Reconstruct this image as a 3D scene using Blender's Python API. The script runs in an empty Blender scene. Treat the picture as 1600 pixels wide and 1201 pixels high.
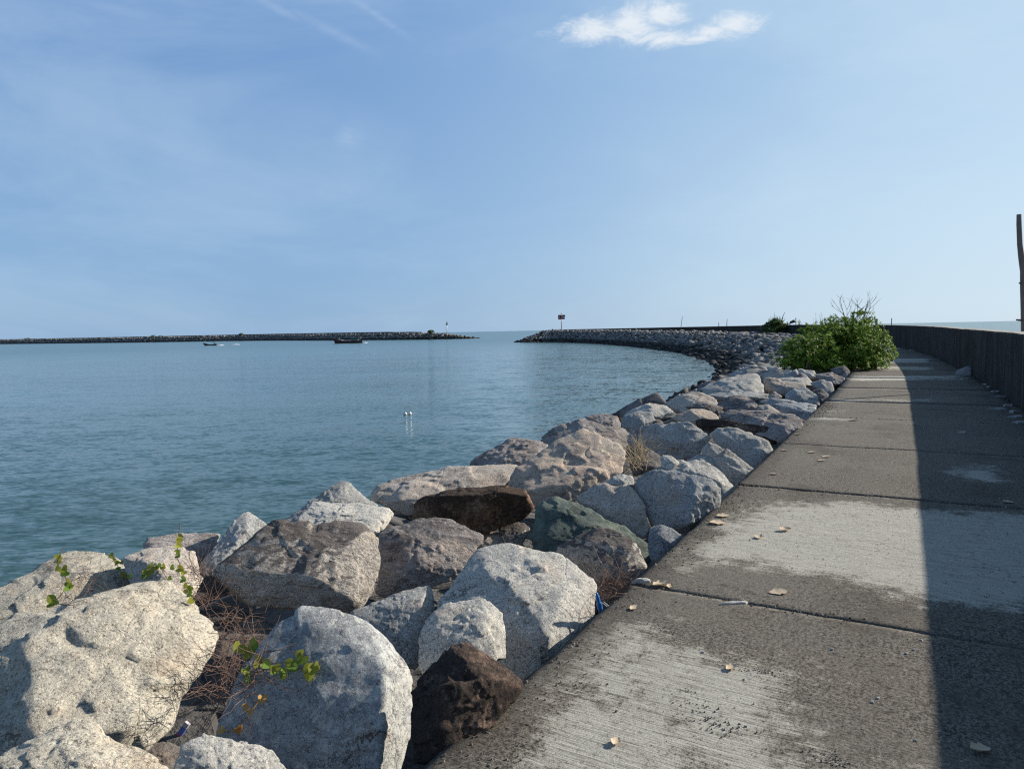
import bpy, bmesh, math, random
import numpy as np
from mathutils import Vector, Matrix, noise
random.seed(7); rng = np.random.default_rng(7)
scene = bpy.context.scene
COL = scene.collection

# ------------------------------------------------------------------ camera
FPX = 1110.0
ROLL, PITCH = math.radians(1.146), math.radians(4.3)
EYE = Vector((0, 0, 3.8))
FW = Vector((0, math.cos(PITCH), -math.sin(PITCH)))
U0 = Vector((0, math.sin(PITCH), math.cos(PITCH)))
R0 = Vector((1, 0, 0))
RT = math.cos(ROLL)*R0 - math.sin(ROLL)*U0
UP = math.sin(ROLL)*R0 + math.cos(ROLL)*U0
cd = bpy.data.cameras.new('camera'); cam = bpy.data.objects.new('camera', cd); COL.objects.link(cam)
cam.matrix_world = Matrix(((RT.x, UP.x, -FW.x, EYE.x), (RT.y, UP.y, -FW.y, EYE.y), (RT.z, UP.z, -FW.z, EYE.z), (0, 0, 0, 1)))
cd.sensor_width = 36; cd.lens = 36*FPX/1600; cd.clip_start = .05; cd.clip_end = 60000
scene.camera = cam
scene.cycles.use_denoising = False
scene.cycles.filter_width = 1.25
scene.cycles.sample_clamp_indirect = 4

def ray(px, py):
    return FW + RT*((px-800)/FPX) - UP*((py-600.5)/FPX)
def ground(px, py, z=2.2):
    d = ray(px, py); return EYE + d*((z-EYE.z)/d.z)
def at_depth(px, py, Y):
    d = ray(px, py); return EYE + d*(Y/d.y)

# ------------------------------------------------------------------ small helpers
def link(name, me, mat=None, parent=None, label=None, cat=None, group=None, kind=None, loc=None):
    o = bpy.data.objects.new(name, me); COL.objects.link(o)
    if mat is not None and me is not None:
        me.materials.append(mat)
    if parent is not None: o.parent = parent
    if label: o['label'] = label
    if cat: o['category'] = cat
    if group: o['group'] = group
    if kind: o['kind'] = kind
    if loc is not None: o.location = loc
    return o

def mesh(name, V, F, smooth=False):
    me = bpy.data.meshes.new(name)
    me.from_pydata([tuple(v) for v in V], [], [tuple(f) for f in F])
    if smooth: me.polygons.foreach_set('use_smooth', [True]*len(me.polygons))
    me.update(); return me

class MB:
    def __init__(s): s.V = []; s.F = []
    def box(s, c, size, M=None):
        n = len(s.V); hx, hy, hz = [a/2 for a in size]
        for x in (-hx, hx):
            for y in (-hy, hy):
                for z in (-hz, hz):
                    p = Vector((x, y, z)); p = (M @ p) if M else p
                    s.V.append(tuple(p+Vector(c)))
        s.F += [(n+a, n+b, n+c_, n+d) for a, b, c_, d in ((0,1,3,2),(4,6,7,5),(0,4,5,1),(2,3,7,6),(0,2,6,4),(1,5,7,3))]
    def tube(s, pts, rad, n=6):
        pts = [Vector(p) for p in pts]
        if not hasattr(rad, '__len__'): rad = [rad]*len(pts)
        base = len(s.V)
        for i, p in enumerate(pts):
            t = (pts[min(i+1, len(pts)-1)]-pts[max(i-1, 0)])
            if t.length < 1e-9: t = Vector((0, 0, 1))
            t.normalize()
            a = t.cross(Vector((0.31, 0.17, 0.93)))
            if a.length < .1: a = t.cross(Vector((1, 0, 0)))
            a.normalize(); b = t.cross(a)
            for k in range(n):
                th = 2*math.pi*k/n
                s.V.append(tuple(p + (a*math.cos(th)+b*math.sin(th))*rad[i]))
        for i in range(len(pts)-1):
            for k in range(n):
                k2 = (k+1) % n
                s.F.append((base+i*n+k, base+i*n+k2, base+(i+1)*n+k2, base+(i+1)*n+k))
        s.F.append(tuple(base+k for k in range(n))[::-1]); s.F.append(tuple(base+(len(pts)-1)*n+k for k in range(n)))
    def mesh(s, name, smooth=False): return mesh(name, s.V, s.F, smooth)

# ------------------------------------------------------------------ node helpers
def newmat(name):
    m = bpy.data.materials.new(name); m.use_nodes = True
    nt = m.node_tree; nt.nodes.clear()
    out = nt.nodes.new('ShaderNodeOutputMaterial'); b = nt.nodes.new('ShaderNodeBsdfPrincipled')
    nt.links.new(b.outputs[0], out.inputs[0]); return m, nt, b
class N:
    def __init__(s, nt): s.nt = nt
    def _set(s, sock, v):
        if isinstance(v, bpy.types.NodeSocket): s.nt.links.new(v, sock)
        elif v is not None:
            try: sock.default_value = v
            except Exception: sock.default_value = (*v, 1)
    def noise(s, vec, scale, detail=4, rough=.6, dist=0):
        n = s.nt.nodes.new('ShaderNodeTexNoise'); s._set(n.inputs['Vector'], vec)
        n.inputs['Scale'].default_value = scale; n.inputs['Detail'].default_value = detail
        n.inputs['Roughness'].default_value = rough; n.inputs['Distortion'].default_value = dist
        return n.outputs['Fac']
    def vor(s, vec, scale, feature='F1', out='Distance', rnd=1):
        n = s.nt.nodes.new('ShaderNodeTexVoronoi'); n.feature = feature; s._set(n.inputs['Vector'], vec)
        n.inputs['Scale'].default_value = scale; n.inputs['Randomness'].default_value = rnd
        return n.outputs[out]
    def mapr(s, v, a, b, c=0., d=1., clamp=True):
        n = s.nt.nodes.new('ShaderNodeMapRange'); n.clamp = clamp; n.interpolation_type = 'SMOOTHSTEP' if clamp else 'LINEAR'
        for i, x in enumerate((v, a, b, c, d)): s._set(n.inputs[i], x)
        return n.outputs[0]
    def math(s, op, a, b=0., c=None):
        n = s.nt.nodes.new('ShaderNodeMath'); n.operation = op; s._set(n.inputs[0], a); s._set(n.inputs[1], b)
        if c is not None: s._set(n.inputs[2], c)
        return n.outputs[0]
    def mix(s, f, a, b, mode='MIX'):
        n = s.nt.nodes.new('ShaderNodeMix'); n.data_type = 'RGBA'; n.blend_type = mode
        s._set(n.inputs[0], f)
        for i, v in ((6, a), (7, b)):
            if isinstance(v, bpy.types.NodeSocket): s.nt.links.new(v, n.inputs[i])
            else: n.inputs[i].default_value = (*v[:3], 1)
        return n.outputs[2]
    def mapping(s, vec, scale=(1,1,1), rot=(0,0,0), loc=(0,0,0)):
        n = s.nt.nodes.new('ShaderNodeMapping'); s._set(n.inputs[0], vec)
        n.inputs['Scale'].default_value = scale; n.inputs['Rotation'].default_value = rot; n.inputs['Location'].default_value = loc
        return n.outputs[0]
    def co(s, which='Object'):
        return s.nt.nodes.new('ShaderNodeTexCoord').outputs[which]
    def pos(s): return s.nt.nodes.new('ShaderNodeNewGeometry').outputs['Position']
    def nrm(s): return s.nt.nodes.new('ShaderNodeNewGeometry').outputs['Normal']
    def sep(s, v):
        n = s.nt.nodes.new('ShaderNodeSeparateXYZ'); s._set(n.inputs[0], v); return n.outputs
    def comb(s, x, y, z):
        n = s.nt.nodes.new('ShaderNodeCombineXYZ')
        for i, v in enumerate((x, y, z)): s._set(n.inputs[i], v)
        return n.outputs[0]
    def vadd(s, a, b):
        n = s.nt.nodes.new('ShaderNodeVectorMath'); n.operation = 'ADD'; s._set(n.inputs[0], a); s._set(n.inputs[1], b); return n.outputs[0]
    def vmul(s, a, b):
        n = s.nt.nodes.new('ShaderNodeVectorMath'); n.operation = 'SCALE'; s._set(n.inputs[0], a); s._set(n.inputs['Scale'], b); return n.outputs[0]
    def attr(s, name, out='Fac'):
        n = s.nt.nodes.new('ShaderNodeAttribute'); n.attribute_name = name; return n.outputs[out]
    def orand(s): return s.nt.nodes.new('ShaderNodeObjectInfo').outputs['Random']
    def bump(s, h, strength, dist, normal=None):
        n = s.nt.nodes.new('ShaderNodeBump'); n.inputs['Strength'].default_value = strength; n.inputs['Distance'].default_value = dist
        s._set(n.inputs['Height'], h)
        if normal is not None: s._set(n.inputs['Normal'], normal)
        return n.outputs[0]

def flatmat(name, col, rough=.8, vary=.15, scale=6, metal=0):
    m, nt, b = newmat(name); n = N(nt); c = n.co()
    f = n.noise(c, scale, 4)
    nt.links.new(n.mix(f, tuple(x*(1-vary) for x in col), tuple(min(1, x*(1+vary)) for x in col)), b.inputs['Base Color'])
    b.inputs['Roughness'].default_value = rough; b.inputs['Metallic'].default_value = metal
    return m

def granite(name, base, alt, speck=.5, grain=(.05,.05,.05), stain=None, stain_amt=.0, stain_top=0., lichen=.0, streak=0., bump=1., tone=None, pit=0.5):
    """weathered granite; stain = dark or rusty crust in patches, lichen = pale crust"""
    m, nt, b = newmat(name); n = N(nt)
    c = n.co(); r = n.orand()
    c = n.vadd(c, n.comb(n.math('MULTIPLY', r, 37.), n.math('MULTIPLY', r, 91.), 0.))  # each stone its own piece of the pattern
    P = n.pos()
    big = n.noise(c, 2.2, 5, .6, .3); med = n.noise(c, 9, 5, .65)
    col = n.mix(n.mapr(big, .35, .65), base, alt)
    col = n.mix(n.mapr(med, .3, .75, 0, .45), col, tuple(x*.62 for x in base))
    # mineral grain
    g1 = n.noise(c, 60, 4, .8); g3 = n.noise(n.vadd(c, (3.3, 1.1, .7)), 95, 3, .75)
    col = n.mix(n.mapr(g1, .39, .48, speck*1.35, 0.), col, grain)
    col = n.mix(n.mapr(g3, .53, .62, 0, speck*1.1), col, tuple(min(1, x*1.45+.05) for x in base))
    spots = n.noise(c, 24, 5, .75)
    col = n.mix(n.mapr(spots, .56, .66, 0, speck*.9), col, tuple(x*1.1 for x in grain))
    ck = n.vor(n.vadd(c, n.vmul(n.comb(med, big, spots), .55)), 1.5, 'DISTANCE_TO_EDGE')
    ckm = n.math('MULTIPLY', n.mapr(ck, .0, .010, 1., 0.), n.mapr(n.noise(c, 1.9, 2), .48, .62))
    col = n.mix(n.math('MULTIPLY', ckm, .75), col, (.045,.038,.033))
    smu = n.noise(n.vadd(c, (5., 2., 8.)), 4.2, 6, .72, .4)
    col = n.mix(n.mapr(smu, .54, .72, 0, .5), col, tuple(x*.36 for x in base))
    wrm = n.noise(n.vadd(c, (1., 7., 3.)), 3.1, 4, .6)
    col = n.mix(n.mapr(wrm, .54, .74, 0, .3), col, (.42,.27,.16))
    if lichen > 0:
        l = n.noise(c, 20, 6, .8, .2); lb = n.noise(c, 2.5, 2)
        lf = n.mapr(n.math('ADD', l, n.math('MULTIPLY', lb, .5)), .98-lichen*.3, 1.02-lichen*.3)
        col = n.mix(n.math('MULTIPLY', lf, .8), col, (.5,.5,.46))
    if stain is not None:
        cs = n.mapping(c, (1, 1, 1)) if streak == 0 else n.mapping(c, (2.2, 9, 7), (0, .3, .45))
        s1 = n.noise(cs, 3.0 if streak == 0 else 1.6, 6, .7, .5); s2 = n.noise(c, 1.7, 3, .5)
        s3 = n.noise(c, 40, 3, .7)
        v = n.math('ADD', n.math('MULTIPLY', s1, .55), n.math('MULTIPLY', s2, .35)); v = n.math('ADD', v, n.math('MULTIPLY', s3, .22))
        if stain_top:
            nz = n.sep(n.nrm())[2]; v = n.math('ADD', v, n.math('MULTIPLY', n.mapr(nz, .62, .90), stain_top))
        sf = n.mapr(v, .61-stain_amt*.4, .76-stain_amt*.4, 0, .85)
        col = n.mix(sf, col, stain)
    if tone is not None:
        col = n.mix(1., col, n.attr('tone', 'Color'), 'MULTIPLY')
    else:
        k = n.mapr(r, 0, 1, .86, 1.1, False); col = n.mix(1., col, n.comb(k, k, k), 'MULTIPLY')
    # wet, weedy band just above the water
    z = n.sep(P)[2]; wn = n.noise(P, .9, 3)
    wet = n.mapr(n.math('ADD', z, n.math('MULTIPLY', wn, .9)), 1.25, 1.9, 1., 0.)
    col = n.mix(n.math('MULTIPLY', wet, .85), col, (.022,.02,.017))
    nt.links.new(col, b.inputs['Base Color'])
    b.inputs['Roughness'].default_value = .88
    try: b.inputs['Specular IOR Level'].default_value = .25
    except Exception: pass
    h = n.math('ADD', n.math('MULTIPLY', n.noise(c, 42, 6, .8), 1.), n.math('MULTIPLY', g1, .5))
    crack = n.vor(n.vadd(c, n.vmul(n.comb(med, big, med), .5)), 2.6, 'DISTANCE_TO_EDGE')
    h = n.math('ADD', h, n.math('MULTIPLY', n.mapr(n.noise(c, 13, 3, .6), .25, .42), .9*pit))
    h = n.math('ADD', h, n.math('MULTIPLY', n.mapr(crack, 0, .02), .35)); h = n.math('SUBTRACT', h, n.math('MULTIPLY', ckm, 1.5))
    if streak: h = n.math('ADD', h, n.math('MULTIPLY', n.mapr(n.noise(n.mapping(c, (2.2, 9, 7), (0, .3, .45)), 2.4, 5, .7, .4), .3, .6), 1.6*streak))
    nt.links.new(n.bump(h, .9, .011*bump), b.inputs['Normal'])
    return m

G = dict(
 cream=granite('granite_cream', (.53,.475,.375), (.45,.42,.35), .6, (.09,.08,.065), (.13,.115,.10), .05),
 warm=granite('granite_warm', (.50,.42,.34), (.40,.37,.33), .5, (.08,.07,.06), (.12,.10,.095), .12),
 pink=granite('granite_pink', (.50,.39,.30), (.47,.41,.33), .4, (.1,.08,.07), (.20,.14,.13), .12, 0., streak=.5),
 pale=granite('granite_pale', (.52,.49,.43), (.44,.425,.385), .55, (.07,.07,.07), (.10,.10,.10), .03),
 grey=granite('granite_grey', (.41,.40,.37), (.33,.33,.315), .6, (.05,.05,.055), (.08,.08,.08), .08, lichen=.15),
 blue=granite('granite_blue_grey', (.33,.335,.33), (.28,.285,.285), .5, (.09,.09,.09), None, 0, lichen=.72, pit=.2),
 brown=granite('granite_brown', (.47,.42,.36), (.39,.35,.30), .5, (.07,.06,.06), (.095,.08,.075), .06, .42, streak=.8),
 mauve=granite('granite_mauve', (.38,.335,.305), (.33,.30,.28), .5, (.07,.06,.06), (.10,.085,.078), .06, .08, streak=.9),
 rust=granite('granite_rust', (.34,.19,.11), (.38,.27,.19), .4, (.05,.04,.03), (.022,.016,.013), .36, .10),
 black=granite('granite_black', (.30,.20,.145), (.24,.15,.11), .6, (.02,.018,.016), (.014,.012,.011), .44, .0, bump=1.5),
 dark=granite('granite_dark', (.22,.20,.185), (.16,.145,.14), .5, (.03,.03,.03), (.04,.035,.033), .2),
 green=granite('granite_green', (.09,.115,.10), (.22,.25,.19), .3, (.05,.07,.065), (.045,.062,.056), .15, pit=.3),
 slate=granite('granite_slate', (.25,.245,.235), (.19,.19,.185), .4, (.04,.04,.04), (.06,.055,.05), .1),
 stone=granite('granite_drab', (.32,.305,.28), (.25,.24,.22), .45, (.05,.05,.045), (.07,.06,.055), .1),
 far=granite('granite_armour', (.22,.215,.205), (.17,.168,.165), .35, (.08,.08,.08), (.14,.11,.09), .02, tone=1, bump=.6),
)

# ------------------------------------------------------------------ breakwater line (inner foot of the wall)
CP = [(-14.5,-28),(-7.5,-15.5),(-2.1,-6.7),(2.515,.79),(5.665,6.32),(9.16,12.64),(11.68,17.23),(15.61,24.7),(21.32,36.35),(27.3,51),(31.5,66),(34.5,82),(36.6,100),(37.6,120),(37.3,150),(34,190),(27,222),(17,243)]
def catmull(P, m=24):
    out = []
    P = [np.array(p, float) for p in P]; Q = [2*P[0]-P[1]]+P+[2*P[-1]-P[-2]]
    for i in range(1, len(Q)-2):
        for k in range(m):
            t = k/m
            a, b, c, d = Q[i-1], Q[i], Q[i+1], Q[i+2]
            out.append(.5*((2*b)+(-a+c)*t+(2*a-5*b+4*c-d)*t*t+(-a+3*b-3*c+d)*t**3))
    out.append(P[-1]); return np.array(out)
CUR = catmull(CP)
CS = np.concatenate([[0], np.cumsum(np.linalg.norm(np.diff(CUR, axis=0), axis=1))])
CLEN = CS[-1]
def cpos(s): return np.array([np.interp(s, CS, CUR[:, 0]), np.interp(s, CS, CUR[:, 1])])
def cdir(s):
    d = cpos(min(s+.6, CLEN))-cpos(max(s-.6, 0)); return d/np.linalg.norm(d)
def clat(s, t, z=0.):
    """point at station s, t metres to the harbour side of the wall foot"""
    p = cpos(s); d = cdir(s); return Vector((p[0]-d[1]*t, p[1]+d[0]*t, z))
def cproj(x, y):
    d2 = (CUR[:, 0]-x)**2+(CUR[:, 1]-y)**2; i = int(np.argmin(d2))
    s = CS[i]; d = cdir(s); r = np.array([x, y])-cpos(s); s = s+float(r@d); d = cdir(s); r = np.array([x, y])-cpos(s)
    return s, float(-d[1]*r[0]+d[0]*r[1])
WID = 3.35
S_NEAR = cproj(0, 0)[0]
def berm_z(s):   # crest height of the armour
    return float(np.interp(s-S_NEAR, [0, 26, 50, 75, 120, 200, 240], [2.1, 2.1, 2.3, 2.62, 2.85, 3.3, 3.55]))
def wall_z(s):
    return float(np.interp(s-S_NEAR, [0, 30, 60, 100, 240], [3.55, 3.56, 3.68, 3.88, 3.95]))
def armour_z(s, t):  # t from the wall foot
    return float(np.interp(t, [WID, WID+3.3, WID+8.7, WID+11.5], [berm_z(s), berm_z(s)-.15, -.1, -1.4]))

# ------------------------------------------------------------------ walkway
def in_poly(P, poly):
    x, y = P[:, 0], P[:, 1]; ins = np.zeros(len(P), bool); n = len(poly)
    dist = np.full(len(P), 1e9)
    for i in range(n):
        x1, y1 = poly[i]; x2, y2 = poly[(i+1) % n]
        cond = ((y1 > y) != (y2 > y)) & (x < (x2-x1)*(y-y1)/(y2-y1+1e-12)+x1); ins ^= cond
        e = np.array([x2-x1, y2-y1]); tt = np.clip(((x-x1)*e[0]+(y-y1)*e[1])/(e@e), 0, 1)
        dist = np.minimum(dist, np.hypot(x-x1-tt*e[0], y-y1-tt*e[1]))
    return np.where(ins, dist, -dist)
def gp(L): return [tuple(ground(*q)[:2]) for q in L]
PATCH = [
 (gp([(1085,880),(1130,808),(1205,784),(1330,786),(1460,796),(1600,802),(1700,830),(1700,960),(1600,952),(1480,948),(1330,905),(1180,880)]), .34, 1.0),
 (gp([(660,1260),(830,1085),(925,1000),(990,972),(1080,990),(1200,1025),(1290,1060),(1290,1110),(1240,1150),(1420,1201),(1420,1300)]), .34, .80),
 (gp([(1475,738),(1500,728),(1545,727),(1575,740),(1600,758),(1540,756),(1490,748)]), .25, .75),
 (gp([(1210,602),(1240,596),(1440,601),(1440,606),(1240,612)]), .3, .0),
 (gp([(1325,588),(1500,586),(1500,593),(1320,595)]), .18, .75),
 (gp([(1345,572),(1460,573),(1460,578),(1345,579)]), .18, .7),
 (gp([(1375,560),(1450,560),(1450,566),(1375,566)]), .25, .8),
 (gp([(1245,633),(1330,640),(1300,648),(1265,646)]), .3, .45),
 (gp([(1275,622),(1460,623),(1460,628),(1270,629)]), .15, .5),
 (gp([(1250,651),(1330,653),(1330,657),(1245,657)]), .15, .6),
 (gp([(1460,609),(1490,609),(1490,614),(1450,614)]), .2, .6),
]
JPX = [(1050,923),(1177,759),(1231,693),(1272,651),(1290,626),(1335,606),(1325,590),(1350,577)]
joints = [cproj(*ground(*q)[:2])[0] for q in JPX]
joints = [joints[0]-3.05*k for k in range(9, 0, -1)] + joints
while joints[-1] < CLEN-4: joints.append(joints[-1]+3.1)

m_walk, nt, b = newmat('old_concrete'); n = N(nt)
uv = n.co('UV'); u_, v_, _ = n.sep(uv)
st1 = n.noise(n.mapping(uv, (46, 2.6, 1), (0, 0, .03)), 1, 5, .65, .6)
st2 = n.noise(n.mapping(uv, (130, 5, 1), (0, 0, -.02)), 1, 3, .6, .3)
bl = n.noise(uv, 2.3, 6, .7, .2); bl2 = n.noise(uv, 7.5, 5, .7); gr = n.noise(uv, 62, 5, .85); gr2 = n.noise(uv, 21, 5, .8)
mac = n.noise(uv, .55, 3, .55)
wear = n.attr('wear')
q = n.math('ADD', wear, n.math('MULTIPLY', n.math('SUBTRACT', st1, .5), .6))
q = n.math('ADD', q, n.math('MULTIPLY', n.math('SUBTRACT', bl, .5), 1.3)); q = n.math('ADD', q, n.math('MULTIPLY', n.math('SUBTRACT', bl2, .5), 1.0))
q = n.math('ADD', q, n.math('MULTIPLY', n.math('SUBTRACT', st2, .5), .35)); q = n.math('ADD', q, n.math('MULTIPLY', n.math('SUBTRACT', gr, .5), 1.3))
q = n.math('ADD', q, n.mapr(mac, .35, .7, -.03, .22)); pale = n.mapr(q, .40, .72)
dk = n.mix(n.mapr(gr, .40, .60), (.030,.027,.023), (.225,.203,.172))
dk = n.mix(n.mapr(bl, .38, .66, 0, .35), dk, (.17,.15,.12))
dk = n.mix(n.mapr(gr2, .50, .62, 0, .7), dk, (.028,.025,.022))
dk = n.mix(n.mapr(mac, .42, .62, 0, .5), dk, (.155,.142,.12))
dk = n.mix(n.mapr(n.noise(uv, 1.15, 5, .7), .5, .66, 0, .5), dk, (.055,.048,.040))
pl = n.mix(n.mapr(st2, .35, .6), (.29,.27,.23), (.42,.40,.345))
pl = n.mix(n.mapr(st1, .60, .66, 0, .0), pl, (.06,.055,.05))
pl = n.mix(n.mapr(n.noise(n.mapping(uv, (70, 1.6, 1)), 1, 4, .7, .4), .60, .665, 0, .8), pl, (.07,.06,.055))
pl = n.mix(n.mapr(gr, .53, .62, 0, .55), pl, (.13,.115,.095))
pl = n.mix(n.mapr(gr2, .56, .64, 0, .6), pl, (.07,.06,.05))
col = n.mix(pale, dk, pl)
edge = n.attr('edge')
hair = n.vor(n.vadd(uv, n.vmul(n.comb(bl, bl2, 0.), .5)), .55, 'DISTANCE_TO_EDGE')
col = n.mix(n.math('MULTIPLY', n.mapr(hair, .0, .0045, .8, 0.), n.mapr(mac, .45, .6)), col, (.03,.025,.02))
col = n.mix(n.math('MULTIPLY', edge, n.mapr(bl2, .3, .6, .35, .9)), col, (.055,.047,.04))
nt.links.new(col, b.inputs['Base Color']); b.inputs['Roughness'].default_value = .95; b.inputs['Specular IOR Level'].default_value = .12
h = n.math('ADD', n.math('MULTIPLY', gr, 1.0), n.math('MULTIPLY', gr2, 1.2)); h = n.math('ADD', h, n.math('MULTIPLY', st2, 1.2)); h = n.math('ADD', h, n.math('MULTIPLY', pale, .5))
nt.links.new(n.bump(h, .8, .006), b.inputs['Normal'])

def build_walk():
    V, F, UVs, W, E = [], [], [], [], []
    for k in range(len(joints)-1):
        s0, s1 = joints[k]+.004, joints[k+1]-.004
        near = abs(joints[k]-S_NEAR) < 16
        ns = 64 if near else 8; nv = 72 if near else 16
        dz = random.uniform(-.006, .006); tl = random.uniform(-.003, .003)
        base = len(V)
        for i in range(ns+1):
            for j in range(nv+1):
                s = s0+(s1-s0)*i/ns; t = WID-(WID-.0)*j/nv  # t: from left edge to wall
                if near:
                    wob = .012*noise.noise(Vector((t*3.1, k*9., 1)))+.006*noise.noise(Vector((t*17, k*5., 3)))
                    if i == 0 and joints[k] > 0: s += wob+.007*abs(noise.noise(Vector((t*9, k*3., 7))))
                    if i == ns: s += .012*noise.noise(Vector((t*3.1, (k+1)*9., 1)))+.006*noise.noise(Vector((t*17, (k+1)*5., 3)))-.006*abs(noise.noise(Vector((t*11, k*3., 9))))
                    if j == 0: t += .02*noise.noise(Vector((s*2.3, 0, 5)))+.012*noise.noise(Vector((s*11, 0, 5)))
                z = 2.2+dz+tl*(i-ns/2)/ns+.004*noise.noise(Vector((s*2, t*2, 0)))
                if i in (0, ns) or j == 0: z -= .004+.008*abs(noise.noise(Vector((s*3, t*6, 9))))
                V.append(clat(s, t, z)); UVs.append((s, t))
                W.append(0.)
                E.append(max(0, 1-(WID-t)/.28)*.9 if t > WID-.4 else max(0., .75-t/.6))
        for i in range(ns):
            for j in range(nv):
                a = base+i*(nv+1)+j; F.append((a, a+nv+1, a+nv+2, a+1))
        ring = [base+j for j in range(nv+1)]+[base+i*(nv+1)+nv for i in range(1, ns+1)]+[base+ns*(nv+1)+j for j in range(nv-1, -1, -1)]+[base+i*(nv+1) for i in range(ns-1, 0, -1)]
        lo = len(V)
        for r_ in ring:
            p = V[r_]; V.append(Vector((p[0], p[1], 1.75))); UVs.append((UVs[r_][0]+.1, UVs[r_][1]+.3)); W.append(0); E.append(1)
        for i in range(len(ring)):
            i2 = (i+1) % len(ring); F.append((ring[i], ring[i2], lo+i2, lo+i))
    P = np.array([(v[0], v[1]) for v in V]); w = np.zeros(len(V))
    for poly, soft, amp in PATCH:
        d = in_poly(P, poly); w = np.maximum(w, amp*np.clip(.5+d/(2*soft), 0, 1))
    me = mesh('walkway', V, F, True)
    a = me.attributes.new('wear', 'FLOAT', 'POINT'); a.data.foreach_set('value', w.astype(np.float32))
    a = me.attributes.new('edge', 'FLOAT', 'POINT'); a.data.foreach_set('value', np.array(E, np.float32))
    ul = me.uv_layers.new(name='UVMap'); li = np.zeros(len(me.loops), int); me.loops.foreach_get('vertex_index', li)
    ul.data.foreach_set('uv', np.array(UVs, np.float32)[li].ravel())
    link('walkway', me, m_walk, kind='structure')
build_walk()

# ------------------------------------------------------------------ sea wall
m_wall, nt, b = newmat('stained_wall_concrete'); n = N(nt)
uv = n.co('UV'); us, vs, _ = n.sep(uv)
drip = n.noise(n.mapping(uv, (5.5, .35, 1)), 1, 6, .7, .2); fine = n.noise(n.mapping(uv, (1, 1, 1)), 30, 4, .7); bl = n.noise(uv, 1.4, 5, .65)
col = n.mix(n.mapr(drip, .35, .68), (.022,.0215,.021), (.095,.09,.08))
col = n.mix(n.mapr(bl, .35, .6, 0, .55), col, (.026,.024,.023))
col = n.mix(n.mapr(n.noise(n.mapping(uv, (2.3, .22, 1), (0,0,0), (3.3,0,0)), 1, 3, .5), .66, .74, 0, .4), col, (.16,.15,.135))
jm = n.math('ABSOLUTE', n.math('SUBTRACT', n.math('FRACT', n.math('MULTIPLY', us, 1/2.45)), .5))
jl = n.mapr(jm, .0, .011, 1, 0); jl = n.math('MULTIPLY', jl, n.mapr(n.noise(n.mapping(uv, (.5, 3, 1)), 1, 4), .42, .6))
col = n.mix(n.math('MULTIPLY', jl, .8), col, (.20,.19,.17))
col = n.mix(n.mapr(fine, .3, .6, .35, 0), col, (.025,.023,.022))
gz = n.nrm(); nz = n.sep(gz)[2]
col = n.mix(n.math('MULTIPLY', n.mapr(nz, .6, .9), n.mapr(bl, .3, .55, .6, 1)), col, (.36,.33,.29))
nt.links.new(col, b.inputs['Base Color']); b.inputs['Roughness'].default_value = .95; b.inputs['Specular IOR Level'].default_value = .08
nt.links.new(n.bump(n.math('ADD', fine, n.math('MULTIPLY', drip, 1.5)), .7, .01), b.inputs['Normal'])
def build_wall():
    V, F, U = [], [], []
    st = list(np.arange(0, 95, .49)) + list(np.arange(95, CLEN, 2.0))
    for i, s in enumerate(st):
        zt = wall_z(s)+.010*noise.noise(Vector((s*.7, 0, 0)))+.005*noise.noise(Vector((s*5, 3, 0)))
        k = int(s/2.45+.5); off = .012*noise.noise(Vector((k*7.7, 1, 1)))
        groove = .018 if abs((s/2.45-.5)-round(s/2.45-.5)) < .06 else 0
        prof = [(0+off-groove, 1.75), (0+off-groove, zt-.04), (-.03+off, zt), (-.40, zt+.004), (-.44, zt-.03), (-.5, 1.4)]
        acc = 0; pp = None
        for t, z in prof:
            if pp: acc += math.hypot(t-pp[0], z-pp[1])
            pp = (t, z); V.append(clat(s, t, z)); U.append((s, acc))
        if i:
            a = len(V)-12
            for j in range(5): F.append((a+j, a+j+1, a+j+7, a+j+6))
    F.append((0,1,2,3,4,5)[::-1]); L = len(V)-6; F.append(tuple(L+i for i in range(6)))
    me = mesh('sea_wall', V, F)
    ul = me.uv_layers.new(name='UVMap'); li = np.zeros(len(me.loops), int); me.loops.foreach_get('vertex_index', li)
    ul.data.foreach_set('uv', np.array(U, np.float32)[li].ravel())
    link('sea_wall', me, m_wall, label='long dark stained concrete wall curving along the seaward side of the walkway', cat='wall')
build_wall()

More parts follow.
